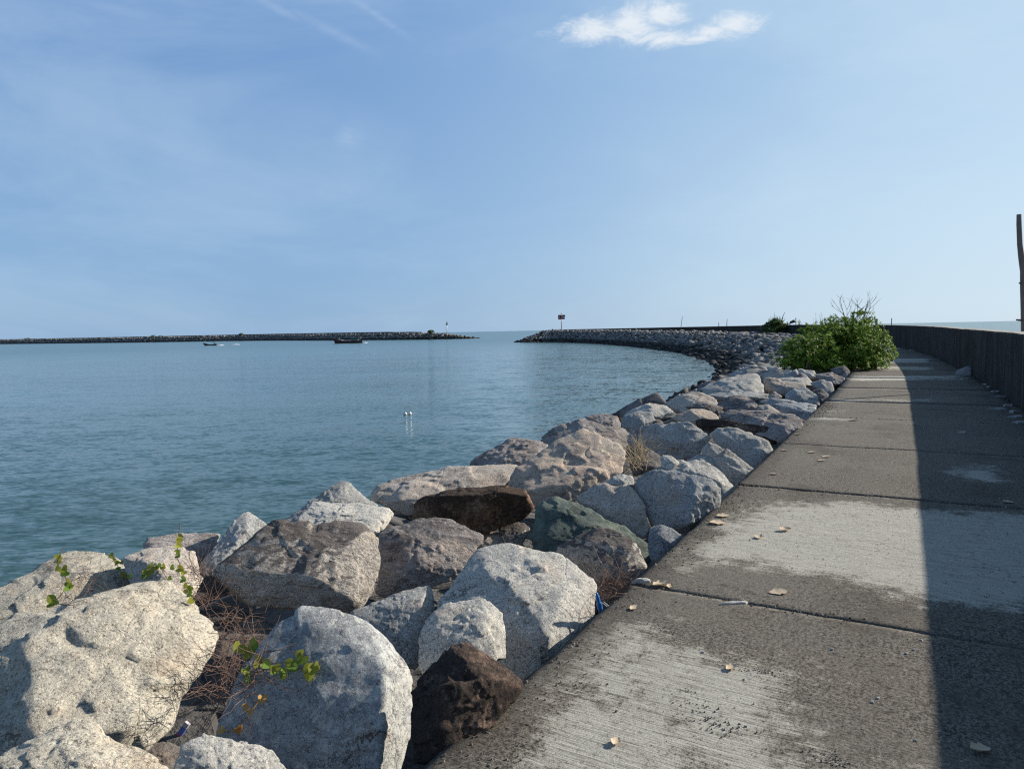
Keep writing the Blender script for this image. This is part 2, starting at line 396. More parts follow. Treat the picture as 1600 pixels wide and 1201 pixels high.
# ------------------------------------------------------------------ rubble core under the boulders
m_core, nt, b = newmat('rubble_core'); n = N(nt); P = n.pos()
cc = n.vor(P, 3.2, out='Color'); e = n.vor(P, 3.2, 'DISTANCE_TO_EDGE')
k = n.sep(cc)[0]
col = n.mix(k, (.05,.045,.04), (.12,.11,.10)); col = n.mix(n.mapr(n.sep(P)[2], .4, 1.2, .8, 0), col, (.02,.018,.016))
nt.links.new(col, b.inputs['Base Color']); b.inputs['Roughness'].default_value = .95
nt.links.new(n.bump(n.math('ADD', n.mapr(e, 0, .12), n.noise(P, 14, 5)), 1, .08), b.inputs['Normal'])
def build_core():
    V, F = [], []; st = list(np.arange(0, CLEN, 1.0))+[CLEN]
    nprof = 0
    for i, s in enumerate(st):
        bz = berm_z(s)
        near = s-S_NEAR < 26
        prof = [(WID+13.5, -2.6), (WID+8.3, -.55), (WID+3.7, bz-.72), (WID+.5, bz-.85 if near else bz-.5), (WID-.05, 1.5), (.05, 1.5), (-.45, 1.6), (-.6, wall_z(s)-1.0), (-2.2, wall_z(s)-1.1), (-8.5, -2.6)]
        nprof = len(prof)
        for j, (t, z) in enumerate(prof):
            jit = .25*noise.noise(Vector((s*.8, t*.8, 2))) if j in (1, 2, 3) else 0
            V.append(clat(s, t, z+jit))
        if i:
            a = len(V)-2*nprof
            for j in range(nprof-1): F.append((a+j, a+j+1, a+nprof+j+1, a+nprof+j))
    # round head
    c0 = len(V); hc = Vector((15.5, 241))
    for rr, z in ((15.5, -2.2), (13.2, -.3), (4.5, 3.2)):
        for k in range(32):
            a = 2*math.pi*k/32; V.append((hc.x+rr*math.cos(a), hc.y+rr*math.sin(a), z))
    for q in range(2):
        for k in range(32):
            k2 = (k+1) % 32; F.append((c0+q*32+k, c0+q*32+k2, c0+(q+1)*32+k2, c0+(q+1)*32+k))
    F.append(tuple(c0+64+k for k in range(32)))
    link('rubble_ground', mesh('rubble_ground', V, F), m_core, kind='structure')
build_core()

# ------------------------------------------------------------------ boulders
ICO = {}
def ico(level):
    if level not in ICO:
        bm = bmesh.new(); bmesh.ops.create_icosphere(bm, subdivisions=level, radius=1)
        V = np.array([v.co[:] for v in bm.verts]); V /= np.linalg.norm(V, axis=1)[:, None]
        F = [tuple(v.index for v in f.verts) for f in bm.faces]; bm.free(); ICO[level] = (V, F)
    return ICO[level]

def hull_planes(pts):
    bm = bmesh.new()
    for p in pts: bm.verts.new(p)
    bmesh.ops.convex_hull(bm, input=bm.verts)
    bm.normal_update(); nd = {}
    for f in bm.faces:
        nn = f.normal; d = nn.dot(f.verts[0].co)
        if f.calc_area() < 1e-6: continue
        if d < 0: nn = -nn; d = -d
        nd[tuple(round(x, 2) for x in (*nn, d))] = (*nn, d)
    bm.free(); A = np.array(list(nd.values())); return A[:, :3], A[:, 3]

def rock_mesh(name, pts, level, seed, size, p=22, amp=.05, chips=5, rough=1., frac=1.):
    """a boulder: the rounded polyhedron spanned by pts (about the origin), chipped and roughened"""
    r_ = np.random.default_rng(seed)
    Nn, Dd = hull_planes(pts)
    Dd = np.maximum(Dd, .02*size)
    for _ in range(chips):
        v = r_.normal(size=3); v /= np.linalg.norm(v)
        sup = max(np.dot(q, v) for q in pts); Nn = np.vstack([Nn, v]); Dd = np.append(Dd, sup*r_.uniform(.80, .95))
    D0, F = ico(level)
    P = np.array([tuple(q) for q in pts]); cov = P.T@P/len(P); w, Q = np.linalg.eigh(cov)
    sc = np.sqrt(np.maximum(w, w.max()*.08)); D = (D0*sc)@Q.T; D /= np.linalg.norm(D, axis=1)[:, None]
    inv = np.maximum(D@Nn.T, 0)/Dd
    p = p*4.
    r = (inv**p).sum(axis=1)**(-1/p)
    X = D*r[:, None]*1.02
    # broken facets: each patch of the surface is tilted and stepped a little
    for K, ga, sa in ((7, .06, .002), (40, .045, .0016), (300, .11, .0015)):
        if K > 100 and level < 5: continue
        S = X[r_.integers(0, len(X), K)]; g = r_.normal(size=(K, 3))*ga*frac; a0 = r_.normal(size=K)*sa*size*frac
        d2 = ((X[:, None, :]-S[None])**2).sum(2); sig = (size*.9/math.sqrt(K))**2
        wgt = np.exp(-(d2-d2.min(axis=1)[:, None])/(sig*(.12 if K < 10 else .05))); wgt /= wgt.sum(axis=1)[:, None]
        lin = a0[None]+((X[:, None, :]-S[None])*g[None]).sum(2)
        lin = np.clip(lin, -.05*size, .035*size)
        X = X+D*((wgt*lin).sum(1))[:, None]
    off = Vector((seed*3.17 % 50, seed*1.31 % 50, seed*.77 % 50))
    out = []
    f1, f2, f3 = 1.6/size, 4.5/size, 11./size
    for x, d in zip(X, D):
        v = Vector(x)
        a = noise.noise(v*f1+off)*amp*.35
        a += (.5-abs(noise.noise(v*f2+off)))*amp*.10-.3*amp*.10
        a += noise.fractal(v*f3+off, .9, 2.1, 3)*amp*.10*rough
        if level >= 5:
            a += noise.noise(v*f3*2.9+off)*amp*.045*rough
            c = noise.noise(v*f2*1.3-off)
            if c > .46: a -= min(.3, (c-.46)*2.2)*amp*.3
        out.append(v+Vector(d)*(a*size))
    me = mesh(name, out, F, True)
    return me

GROUP = 'granite boulders of the breakwater armour'
def boulder(px, mat, label, ridge=None, tilt=45, front=.22, back=.55, z=2.1, seed=None, level=None, dd=0., p=22, amp=.045, chips=2, rough=1., frac=1.):
    P = np.array(px, float); a = 0; cx = cy = 0
    for i in range(len(P)):
        x1, y1 = P[i]; x2, y2 = P[(i+1) % len(P)]; w = x1*y2-x2*y1; a += w; cx += (x1+x2)*w; cy += (y1+y2)*w
    cx /= 3*a; cy /= 3*a
    C = ground(cx, cy, z); C = EYE+(C-EYE)*(1+dd)
    to = Vector((EYE.x-C.x, EYE.y-C.y, 0)).normalized(); ta = math.radians(tilt)
    nn = to*math.cos(ta)+Vector((0, 0, 1))*math.sin(ta)
    def hit(x, y, h):
        d = ray(x, y); return EYE+d*(((C+nn*h-EYE).dot(nn))/d.dot(nn))
    O = [hit(x, y, 0) for x, y in P]
    size = max((q-C).length for q in O)*1.25
    if seed is None: seed = int(cx*7+cy*3)
    r_ = random.Random(seed)
    pts = list(O)
    if ridge is None:
        ymin, ymax = P[:, 1].min(), P[:, 1].max()
        for k in range(5):
            th = 2*math.pi*(k+r_.uniform(-.3, .3))/5; q = P[int((k+r_.random())*len(P)/5) % len(P)]
            m_ = r_.uniform(.35, .62); x, y = cx+(q[0]-cx)*m_, cy+(q[1]-cy)*m_+(ymax-ymin)*.12
            pts.append(hit(x, y, size*front*r_.uniform(.5, 1.1)))
    else:
        for x, y, hh in ridge: pts.append(hit(x, y, size*hh))
    for k, q in enumerate(P):
        if k % 2: continue
        m_ = r_.uniform(.55, .8); pts.append(hit(cx+(q[0]-cx)*m_, cy+(q[1]-cy)*m_, -size*back*r_.uniform(.6, 1)))
    org = sum(pts, Vector())/len(pts)
    if level is None:
        ext = max(P[:, 0].max()-P[:, 0].min(), P[:, 1].max()-P[:, 1].min())
        level = 6 if ext > 120 else 5 if ext > 45 else 4
    me = rock_mesh('boulder', [q-org for q in pts], level, seed, size, p, amp, chips, rough, frac)
    return link('boulder', me, G[mat], label=label, cat='boulder', group=GROUP, loc=org)

B = boulder
# nearest rows, lower left
B([(-60,1040),(-25,990),(0,988),(57,969),(95,956),(148,937),(173,904),(197,906),(247,909),(282,915),(305,937),(330,966),(342,1004),(330,1026),(301,1064),(279,1102),(270,1137),(241,1163),(219,1177),(120,1190),(-20,1210),(-60,1150)],'cream','huge cream boulder with a broad speckled face at the lower left, under the creeper',
  ridge=[(45,1010,.16),(55,1150,.20),(200,1130,.17),(270,1010,.13),(180,940,.08)], tilt=60, amp=.03, chips=2)
B([(-60,950),(0,931),(32,912),(63,893),(105,863),(143,861),(190,871),(222,895),(200,925),(120,960),(57,980),(-10,1000),(-70,1010)],'cream','long pale boulder sloping down to the left edge behind the huge cream one',
  ridge=[(60,925,.10),(140,895,.12),(190,900,.08)], tilt=62, dd=.12, amp=.035)
B([(193,872),(228,856),(285,853),(303,864),(310,884),(314,903),(301,930),(260,935),(215,925),(200,905)],'warm','small rounded cream boulder directly behind the top of the huge cream one', tilt=58, dd=.06, amp=.03)
B([(228,839),(290,834),(346,834),(340,858),(320,885),(285,885),(232,868),(227,858)],'mauve','flat brown slab lying low at the water side behind the small cream boulder', tilt=66, dd=.05,
  ridge=[(240,850,.05),(300,860,.06)])
B([(-60,1212),(0,1182),(51,1153),(124,1124),(178,1150),(222,1172),(263,1201),(280,1300),(-60,1320)],'cream','cream boulder cut off by the bottom left corner of the view', ridge=[(60,1170,.12),(130,1165,.14),(200,1210,.12),(100,1260,.15)], tilt=62, z=2.25, dd=-.04, amp=.03)
B([(262,1215),(286,1166),(330,1143),(381,1163),(422,1175),(443,1205),(440,1290),(262,1290)],'pale','pale pointed boulder cut off by the bottom edge beside the grey flat faced one', ridge=[(330,1180,.12),(390,1210,.12)], tilt=58, z=2.2, dd=-.02, amp=.035)
B([(215,1178),(240,1160),(262,1158),(285,1168),(282,1210),(240,1220)],'dark','small dark stone wedged in the gap at the bottom between two cream boulders', z=1.75)
B([(340,1140),(372,1060),(400,1015),(423,988),(455,960),(477,952),(528,956),(572,972),(597,988),(613,1010),(635,1036),(643,1061),(634,1090),(645,1131),(635,1153),(623,1178),(604,1215),(600,1290),(340,1290)],'blue','big blue grey boulder with a smooth shaded face and pale lichen flecks',
  ridge=[(575,985,.10),(602,1040,.26),(598,1110,.30),(590,1210,.26),(480,975,.02),(380,1150,.03)], tilt=34, p=26, amp=.022, chips=1, rough=.7, frac=.55)
B([(645,1099),(648,1061),(667,1042),(693,1026),(708,1004),(731,1002),(756,1017),(794,1042),(813,1058),(818,1077),(794,1099),(756,1125),(745,1165),(695,1215),(650,1190)],'black','rounded black crusted boulder with a rusty right side against the walkway edge',
  ridge=[(765,1055,.22),(700,1075,.25),(735,1035,.2),(690,1120,.2)], tilt=38, z=2.12, dd=-.10, amp=.035, rough=1.4, chips=0, p=12)
B([(735,888),(750,855),(770,847),(802,846),(840,855),(870,862),(890,872),(907,892),(920,897),(929,912),(931,940),(925,970),(900,1005),(880,1030),(850,1062),(815,1075),(780,1000),(720,985),(672,985),(686,940),(700,923)],'pale','broad light grey boulder beside the walkway, the widest of its row',
  ridge=[(800,935,.17),(880,930,.20),(850,990,.20),(760,895,.10)], tilt=58, z=2.15, amp=.03, chips=2)
B([(653,1045),(655,1000),(668,968),(692,945),(725,936),(757,933),(782,958),(792,990),(795,1030),(760,1040),(700,1042),(665,1055)],'pale','pale lump of rock split from the broad light grey boulder by a dark crack',
  ridge=[(700,1000,.12),(755,975,.20),(770,1030,.2)], tilt=50, z=2.15, dd=-.035, amp=.035)
B([(550,956),(572,947),(604,939),(635,921),(670,914),(680,925),(681,941),(676,975),(665,1020),(648,1050),(620,1035),(590,1000),(560,975)],'grey','triangular grey boulder wedged behind the blue grey one', ridge=[(600,950,.06),(660,935,.12),(640,1000,.14)], tilt=48, z=2.05, amp=.03)
B([(338,900),(345,882),(375,860),(410,838),(430,820),(470,817),(530,815),(567,818),(583,830),(592,860),(596,878),(590,905),(580,925),(567,945),(550,957),(520,953),(480,955),(440,955),(400,945),(365,942),(342,925)],'brown','big boulder with a dark streaked top and a pale lit right end',
  ridge=[(500,862,.16),(560,838,.10),(490,900,.22),(400,895,.12),(540,930,.17)], tilt=32, z=2.2, amp=.035, chips=2)
B([(587,838),(608,824),(645,812),(681,809),(703,812),(728,824),(752,838),(750,862),(732,885),(720,905),(681,918),(664,922),(625,930),(608,938),(588,922),(592,880)],'mauve','domed brownish boulder with dark curved cracks in the middle of the second row',
  ridge=[(640,850,.14),(690,850,.15),(640,890,.15),(705,870,.12)], tilt=46, amp=.035, rough=1.3)
B([(465,810),(478,797),(490,784),(507,786),(574,787),(608,793),(618,804),(614,818),(591,836),(560,840),(500,838),(470,830)],'pale','flat topped pale boulder above the dark streaked one', ridge=[(520,800,.06),(590,812,.1),(570,822,.1)], tilt=66, amp=.025)
B([(432,822),(465,800),(484,784),(512,767),(532,752),(541,752),(557,765),(586,789),(575,808),(500,815),(450,835)],'grey','peaked grey boulder standing against the water behind the flat topped one', ridge=[(530,775,.14),(490,800,.1)], tilt=45, dd=.05, amp=.04)
B([(308,885),(330,860),(350,835),(375,805),(388,798),(400,807),(420,825),(432,832),(415,850),(380,880),(345,900),(318,900)],'grey','steep sided grey boulder rising left of the dark streaked one', ridge=[(385,830,.16),(350,870,.12)], tilt=45, dd=.02, amp=.04)
B([(575,770),(586,758),(625,745),(653,737),(709,735),(766,728),(794,727),(806,733),(794,748),(774,768),(709,785),(659,800),(636,807),(619,799),(597,786),(580,782)],'warm','long cream boulder with a dark left end on the water side',
  ridge=[(640,760,.10),(720,748,.08),(625,785,.1)], tilt=60, amp=.035)
B([(636,812),(642,784),(659,773),(695,766),(737,760),(794,758),(822,765),(830,782),(834,793),(816,812),(791,822),(774,832),(751,834),(723,830),(698,825),(653,820)],'rust','long rusty dark boulder overhanging a black gap in the second row',
  ridge=[(690,775,.13),(780,768,.15),(820,775,.12),(740,775,.17),(660,785,.05)], tilt=10, amp=.05, z=2.2)
B([(733,830),(755,827),(780,832),(788,845),(784,858),(745,860)],'pink','small rusty stone in the gap under the overhanging rusty boulder', z=1.9)
B([(777,828),(800,815),(820,815),(830,830),(818,850),(795,855)],'brown','small knobbly stone left of the green boulder', z=1.95)
B([(722,735),(742,717),(770,702),(802,681),(825,681),(845,684),(858,694),(848,715),(828,735),(800,748),(760,745)],'mauve','rough dark boulder on the water side beyond the long cream one', tilt=50, amp=.06, rough=1.6)
B([(845,683),(865,668),(905,653),(920,654),(945,666),(975,678),(982,690),(981,708),(960,720),(900,715),(856,705)],'mauve','dark brown ridge shaped boulder behind the big pinkish one', ridge=[(910,668,.1),(900,685,.12),(960,695,.1)], tilt=50, dd=.04, amp=.035)
B([(778,760),(808,730),(845,708),(856,694),(882,682),(910,671),(932,677),(967,690),(979,705),(981,722),(980,738),(957,752),(930,765),(900,785),(870,800),(838,812),(818,795),(800,770)],'pink','big sloping pink and cream boulder in the middle of the bank',
  ridge=[(860,768,.16),(900,720,.10),(940,735,.12),(830,775,.14)], tilt=52, amp=.028, z=2.2, chips=2)
B([(830,840),(838,800),(848,787),(870,779),(895,784),(910,790),(932,802),(957,815),(982,832),(1007,850),(1030,862),(1031,872),(1015,885),(960,890),(880,885),(845,865)],'green','dark green boulder with a pale green lower rim beside the walkway',
  ridge=[(880,800,.12),(900,830,.12),(850,840,.12)], tilt=52, z=2.05, dd=.02, amp=.03, rough=.6)
B([(866,862),(895,840),(937,823),(957,825),(982,837),(1002,855),(1017,880),(1010,898),(990,915),(970,935),(945,952),(930,945),(925,905),(895,880)],'brown','brownish boulder against the walkway in front of the green one',
  ridge=[(930,860,.14),(960,890,.22),(985,880,.18)], tilt=36, z=2.15, dd=-.02, amp=.04)
B([(900,780),(910,767),(940,757),(970,755),(992,756),(1002,767),(1010,790),(1013,825),(1002,842),(985,838),(957,822),(932,810),(912,795)],'warm','boxy boulder with a flat tan top and dark front above the green one',
  ridge=[(915,785,.06),(960,800,.14),(1000,795,.16)], tilt=34, z=2.2, amp=.028, p=30)
B([(943,757),(955,745),(975,739),(988,745),(990,757),(965,765)],'pale','small pale stone on top of the boxy tan topped boulder', z=2.25)
B([(993,757),(1012,738),(1043,736),(1084,740),(1112,748),(1124,763),(1126,785),(1118,803),(1090,820),(1071,838),(1043,830),(1017,828),(1012,791),(1002,770)],'grey','blocky grey boulder with a split front face touching the walkway',
  ridge=[(1010,765,.1),(1060,765,.2),(1088,775,.26),(1075,815,.25),(1112,765,.12)], tilt=26, z=2.25, amp=.04, p=28)
B([(993,745),(1015,735),(1037,726),(1059,718),(1090,719),(1112,726),(1131,744),(1148,763),(1149,778),(1134,790),(1112,780),(1060,760),(1012,752)],'pale','long pale whale backed boulder behind the split faced one', ridge=[(1080,735,.12),(1120,752,.12)], tilt=56, z=2.25, dd=.03, amp=.03)
B([(1031,716),(1036,710),(1048,712),(1062,722),(1050,735),(1035,732)],'pale','small pale nub of rock on the whale backed boulder', z=2.35)
B([(1012,855),(1015,825),(1032,818),(1050,825),(1071,840),(1060,860),(1040,880),(1018,875)],'blue','small blue grey block half buried at the walkway edge', ridge=[(1035,840,.15),(1050,850,.15)], tilt=45, z=2.05, p=30, amp=.025)
B([(1092,702),(1106,688),(1121,693),(1143,707),(1165,722),(1183,736),(1177,746),(1165,758),(1149,772),(1138,765),(1121,740),(1099,717)],'pale','wedge shaped pale boulder pointing at the walkway edge', ridge=[(1110,700,.08),(1140,728,.16),(1165,742,.12)], tilt=36, z=2.2, amp=.025, p=28)
B([(1073,718),(1090,710),(1109,713),(1124,730),(1134,748),(1110,745),(1085,735)],'grey','small grey boulder tucked behind the pale wedge', z=2.2)
B([(980,680),(1002,666),(1040,660),(1077,660),(1102,675),(1113,682),(1106,693),(1093,706),(1084,718),(1060,725),(1034,718),(1015,706),(984,697)],'grey','wide grey boulder with a pale top over a black hollow', ridge=[(1010,685,.12),(1060,690,.12),(1090,690,.1)], tilt=26, z=2.25, amp=.035)
B([(979,698),(987,690),(1015,700),(1031,711),(1036,728),(1015,740),(990,742),(981,720)],'dark','dark sided boulder behind the dry grass tuft', z=2.1)
B([(1109,676),(1121,668),(1152,669),(1184,682),(1199,688),(1207,704),(1199,718),(1187,735),(1168,735),(1150,720),(1131,700),(1115,690)],'pale','light grey boulder with ribbed right end beside the walkway', ridge=[(1130,680,.08),(1165,700,.14),(1192,705,.12)], tilt=40, z=2.2, amp=.03)
B([(1088,657),(1099,654),(1137,657),(1184,663),(1212,669),(1218,680),(1211,694),(1184,692),(1152,682),(1121,676),(1106,674),(1090,668)],'black','long black log shaped boulder lying across the bank', ridge=[(1120,665,.06),(1190,674,.07)], tilt=15, z=2.15, amp=.03)
B([(1117,650),(1140,640),(1184,642),(1215,648),(1237,647),(1257,657),(1247,671),(1240,683),(1227,695),(1212,690),(1180,668),(1140,660)],'mauve','long low boulder with a reddish patch just beyond the black log shaped one', ridge=[(1180,652,.06),(1225,665,.1)], tilt=56, z=2.25, amp=.03)
B([(1046,652),(1077,640),(1099,637),(1115,643),(1124,654),(1100,664),(1065,662)],'pink','pinkish cream boulder above the wide grey one', z=2.2)
B([(971,665),(974,651),(996,642),(1018,643),(1024,656),(1010,668),(985,680)],'grey','upright grey boulder left of the wide grey one', z=2.15, tilt=45)
B([(973,651),(990,638),(1015,629),(1040,633),(1051,643),(1035,655),(996,655)],'pale','rounded pale boulder at the water side under the tilted slab', z=2.1)
B([(956,648),(981,632),(1015,616),(1028,613),(1041,629),(1025,640),(990,648),(965,652)],'dark','tilted dark slab pointing up at the water side', ridge=[(1010,625,.05),(985,640,.04)], tilt=40, z=2.05, dd=.02, p=30, amp=.025)
B([(915,651),(943,646),(965,650),(970,662),(968,676),(945,678),(925,664)],'mauve','small knobbly brown boulder at the water side beside the brown ridge', z=2.05)
B([(1036,630),(1065,614),(1099,611),(1103,619),(1121,626),(1131,637),(1099,642),(1059,646)],'warm','cream boulder with an orange tinge behind the pinkish one', z=2.15)
B([(1093,608),(1127,593),(1152,585),(1187,585),(1193,600),(1194,614),(1152,620),(1106,622)],'pale','largest pale boulder of the distant rows, at the water side', z=2.2, tilt=55)
B([(1103,617),(1142,609),(1160,612),(1200,615),(1202,624),(1160,628),(1122,628)],'grey','low grey boulder in front of the largest distant pale one', z=2.15)
B([(1118,632),(1140,619),(1160,617),(1177,625),(1186,637),(1180,648),(1155,648),(1132,643)],'mauve','brown dome shaped boulder in the distant rows', z=2.2, tilt=45)
B([(1183,634),(1200,631),(1215,641),(1223,650),(1202,652),(1186,650)],'warm','small cream wedge right of the brown dome', z=2.2)
B([(1070,636),(1090,628),(1105,626),(1130,637),(1124,650),(1096,650)],'dark','small dark boulder left of the brown dome', z=2.15)
B([(1185,627),(1210,621),(1220,629),(1245,631),(1275,633),(1276,645),(1262,657),(1245,653),(1226,642),(1205,636)],'blue','low blue grey boulder with a sharp front edge at the walkway', ridge=[(1215,632,.06),(1250,642,.12)], tilt=48, z=2.2, p=30)
B([(1224,618),(1240,606),(1260,606),(1277,616),(1280,632),(1268,638),(1245,636),(1228,630)],'blue','round shouldered blue grey boulder behind the sharp edged one', z=2.25)
B([(1192,592),(1202,590),(1222,595),(1257,599),(1260,610),(1230,618),(1208,620),(1195,608)],'warm','grey and cream boulder in the distant rows right of the largest pale one', z=2.15)
B([(1208,592),(1235,589),(1262,590),(1273,602),(1260,606),(1230,600)],'pale','long thin pale boulder two rows before the green bush', z=2.2)
B([(1265,598),(1285,593),(1300,596),(1304,610),(1297,621),(1282,612)],'grey','grey boulder at the walkway edge six rocks short of the bush', z=2.2)
B([(1268,610),(1285,606),(1295,617),(1289,630),(1277,636),(1266,622)],'dark','dark boulder at the walkway edge just behind the round shouldered one', z=2.15)
B([(1272,585),(1300,581),(1320,590),(1319,600),(1305,603),(1284,596)],'mauve','dark fronted boulder near the walkway a little before the bush', z=2.2)
B([(1296,576),(1320,571),(1329,580),(1324,591),(1303,586)],'dark','last dark boulder at the walkway corner touching the bush', z=2.25)
B([(1240,581),(1250,576),(1272,579),(1279,589),(1262,594),(1242,592)],'pale','square pale boulder one row before the bush', z=2.2)
B([(1187,586),(1210,577),(1235,578),(1242,588),(1224,594),(1192,594)],'warm','low cream boulder with a tan side left of the square pale one', z=2.15)
B([(1133,592),(1147,580),(1180,569),(1191,579),(1188,590),(1160,592)],'grey','grey slab leaning at the water side before the far slope', z=2.05, tilt=42)
B([(1189,578),(1202,571),(1220,570),(1223,580),(1206,584)],'pale','small pale boulder left of the bush foot', z=2.1)
B([(1248,577),(1272,572),(1297,573),(1298,581),(1275,584)],'grey','flat grey boulder directly under the bush leaves', z=2.2)
B([(1199,618),(1210,611),(1223,620),(1213,626),(1203,626)],'warm','tiny cream stone between the brown dome and the blue grey boulder', z=2.2)
B([(1195,606),(1225,610),(1245,604),(1262,612),(1240,622),(1205,618)],'dark','shadowed boulder between the distant rows and the round shouldered one', z=2.0)
B([(915,905),(930,900),(945,925),(940,960),(925,975),(915,950)],'dark','narrow dark stone deep in the gap by the blue bottle', z=1.85)
N_HERO = len([o for o in COL.objects if o.name.startswith('boulder')])

# armour further along: shared block shapes
def generic_pts(seed):
    r_ = random.Random(seed); pts = []
    sx, sy, sz = r_.uniform(.8, 1.25), r_.uniform(.6, .9), r_.uniform(.4, .62)
    for i in range(13):
        v = Vector((r_.gauss(0, 1), r_.gauss(0, 1), r_.gauss(0, 1))).normalized()
        m_ = max(abs(v.x), abs(v.y), abs(v.z)); v = v*(.6+.4/m_)*.62
        pts.append(Vector((v.x*sx, v.y*sy, v.z*sz)))
    c = sum(pts, Vector())/len(pts); return [q-c for q in pts]
VAR = [rock_mesh('boulder', generic_pts(100+k), 4, 200+k, 1.2, 24, .05, 4) for k in range(10)]
VARN = [rock_mesh('armour', generic_pts(100+k), 3, 200+k, 1.2, 24, .05, 4) for k in range(10)]
VARL = [rock_mesh('armour', generic_pts(100+k), 2, 200+k, 1.2, 24, .05, 4) for k in range(10)]
def mesh_np(me):
    v = np.zeros(len(me.vertices)*3); me.vertices.foreach_get('co', v)
    f = np.zeros(len(me.polygons)*3, int); me.polygons.foreach_get('vertices', f); return v.reshape(-1, 3), f.reshape(-1, 3)
VL = [mesh_np(m) for m in VARL]; VN = [mesh_np(m) for m in VARN]
for m_ in VAR:
    m_.materials.append(None)
TINTS = ['slate', 'slate', 'stone', 'mauve', 'slate', 'stone', 'grey', 'stone', 'dark', 'slate']
spots = []
s = S_NEAR+1
while s < CLEN-1:
    d_near = s-S_NEAR
    step = .68
    t = WID+.45
    while t < WID+10.6:
        ss, tt = s+random.uniform(-.28, .28), t+random.uniform(-.25, .25)
        if d_near < 24.5 and tt < WID+4.6: t += step; continue
        q = clat(ss, tt, armour_z(ss, tt)-(.12 if d_near > 24.5 else .42)+random.uniform(-.12, .12))
        spots.append((q, ss, tt, random.uniform(.5, 1.15)))
        t += step
    s += step
hc = Vector((15.5, 241))
for k in range(620):
    a = random.uniform(0, 2*math.pi); rr = math.sqrt(random.uniform(0, 1))*14.6
    z = float(np.interp(rr, [0, 4.5, 14, 15.5], [3.75, 3.5, 0, -.5]))
    spots.append((Vector((hc.x+rr*math.cos(a), hc.y+rr*math.sin(a), z-.1)), CLEN, 0, random.uniform(.8, 1.5)))
def euler():
    return (random.uniform(-.45, .45), random.uniform(-.45, .45), random.uniform(0, 6.28))
# which show largest: the near end of the far slope, above water, in view
def seen(q, ss, tt):
    return ss-S_NEAR > 24.5 and q.z > .0 and tt < WID+9.2 and ss < CLEN-5
cand = sorted([sp for sp in spots if seen(*sp[:3])], key=lambda sp: (sp[0]-EYE).length)
indiv = cand[:292-N_HERO]; rest_ids = {id(x) for x in indiv}
for i, (q, ss, tt, sc_) in enumerate(indiv):
    low = q.z < .85; crest = tt < WID+3.4
    o = bpy.data.objects.new('boulder', VAR[i % 10]); COL.objects.link(o)
    o.location = q; o.rotation_euler = euler(); o.scale = (sc_*random.uniform(.9, 1.15), sc_*random.uniform(.85, 1.1), sc_*random.uniform(.85, 1.15))
    o.material_slots[0].link = 'OBJECT'; o.material_slots[0].material = G['dark' if low else random.choice(TINTS)]
    o['category'] = 'boulder'; o['group'] = GROUP
    o['label'] = ('dark wet boulder at the waterline of the curving far slope' if low else
                  'armour boulder on the flat crest beyond the green bush' if crest else 'armour boulder on the shaded slope behind the green bush')
def merged(name, sp, label, kind, sizes=1.):
    VV, FF, TT = [], [], []; off = 0
    for i, (q, ss, tt, sc_) in enumerate(sp):
        v, f = (VN if (q-EYE).length < 70 else VL)[random.randrange(10)]
        M = np.array(Matrix.Rotation(random.uniform(0, 6.28), 3, 'Z') @ Matrix.Rotation(random.uniform(-.5, .5), 3, 'X') @ Matrix.Rotation(random.uniform(-.5, .5), 3, 'Y'))
        w = (v*sc_*sizes*np.array([random.uniform(.9, 1.2), random.uniform(.8, 1.1), random.uniform(.85, 1.2)]))@M.T+np.array(q)
        VV.append(w); FF.append(f+off); off += len(v)
        k = random.choice([.62, .85, 1., 1.15, 1.4])*(1.15 if sizes != 1. else 1.); w_ = random.uniform(-.06, .12)
        TT.append(np.tile([k*(1+w_), k, k*(1-w_), 1], (len(v), 1)))
    V = np.vstack(VV); F = np.vstack(FF)
    me = bpy.data.meshes.new(name); me.vertices.add(len(V)); me.vertices.foreach_set('co', V.ravel())
    me.loops.add(F.size); me.loops.foreach_set('vertex_index', F.ravel().astype(np.int32))
    me.polygons.add(len(F)); me.polygons.foreach_set('loop_start', np.arange(0, F.size, 3, dtype=np.int32)); me.polygons.foreach_set('loop_total', np.full(len(F), 3, np.int32))
    me.update(calc_edges=True); me.validate()
    ca = me.color_attributes.new('tone', 'FLOAT_COLOR', 'POINT'); ca.data.foreach_set('color', np.vstack(TT).astype(np.float32).ravel())
    return link(name, me, G['far'], label=label, cat='boulders', kind=kind)
rest = [sp for sp in spots if id(sp) not in rest_ids]
merged('rock_armour', rest, 'mass of grey armour rocks running out along the curved breakwater to its round head', 'stuff')

# ------------------------------------------------------------------ breakwater across the harbour
LP = catmull([(-20, 401), (-59, 418), (-130, 500), (-220, 617), (-380, 709), (-675, 945), (-1100, 1250), (-1700, 1650)], 20)
LS = np.concatenate([[0], np.cumsum(np.linalg.norm(np.diff(LP, axis=0), axis=1))])
def lpos(s, t, z):
    p = np.array([np.interp(s, LS, LP[:, 0]), np.interp(s, LS, LP[:, 1])]); q = np.array([np.interp(s+2, LS, LP[:, 0]), np.interp(s+2, LS, LP[:, 1])])
    d = (q-p)/max(1e-6, np.linalg.norm(q-p)); return Vector((p[0]+d[1]*t*1., p[1]-d[0]*t*1., z)) if False else Vector((p[0]-d[1]*t, p[1]+d[0]*t, z))
def ltop(s): return float(np.interp(s, [0, 18, 42, 250, 500, 900], [.4, 3.3, 4.0, 4.7, 5.0, 5.6]))
V, F = [], []
st = list(np.arange(0, 60, 6))+list(np.arange(60, LS[-1], 25))
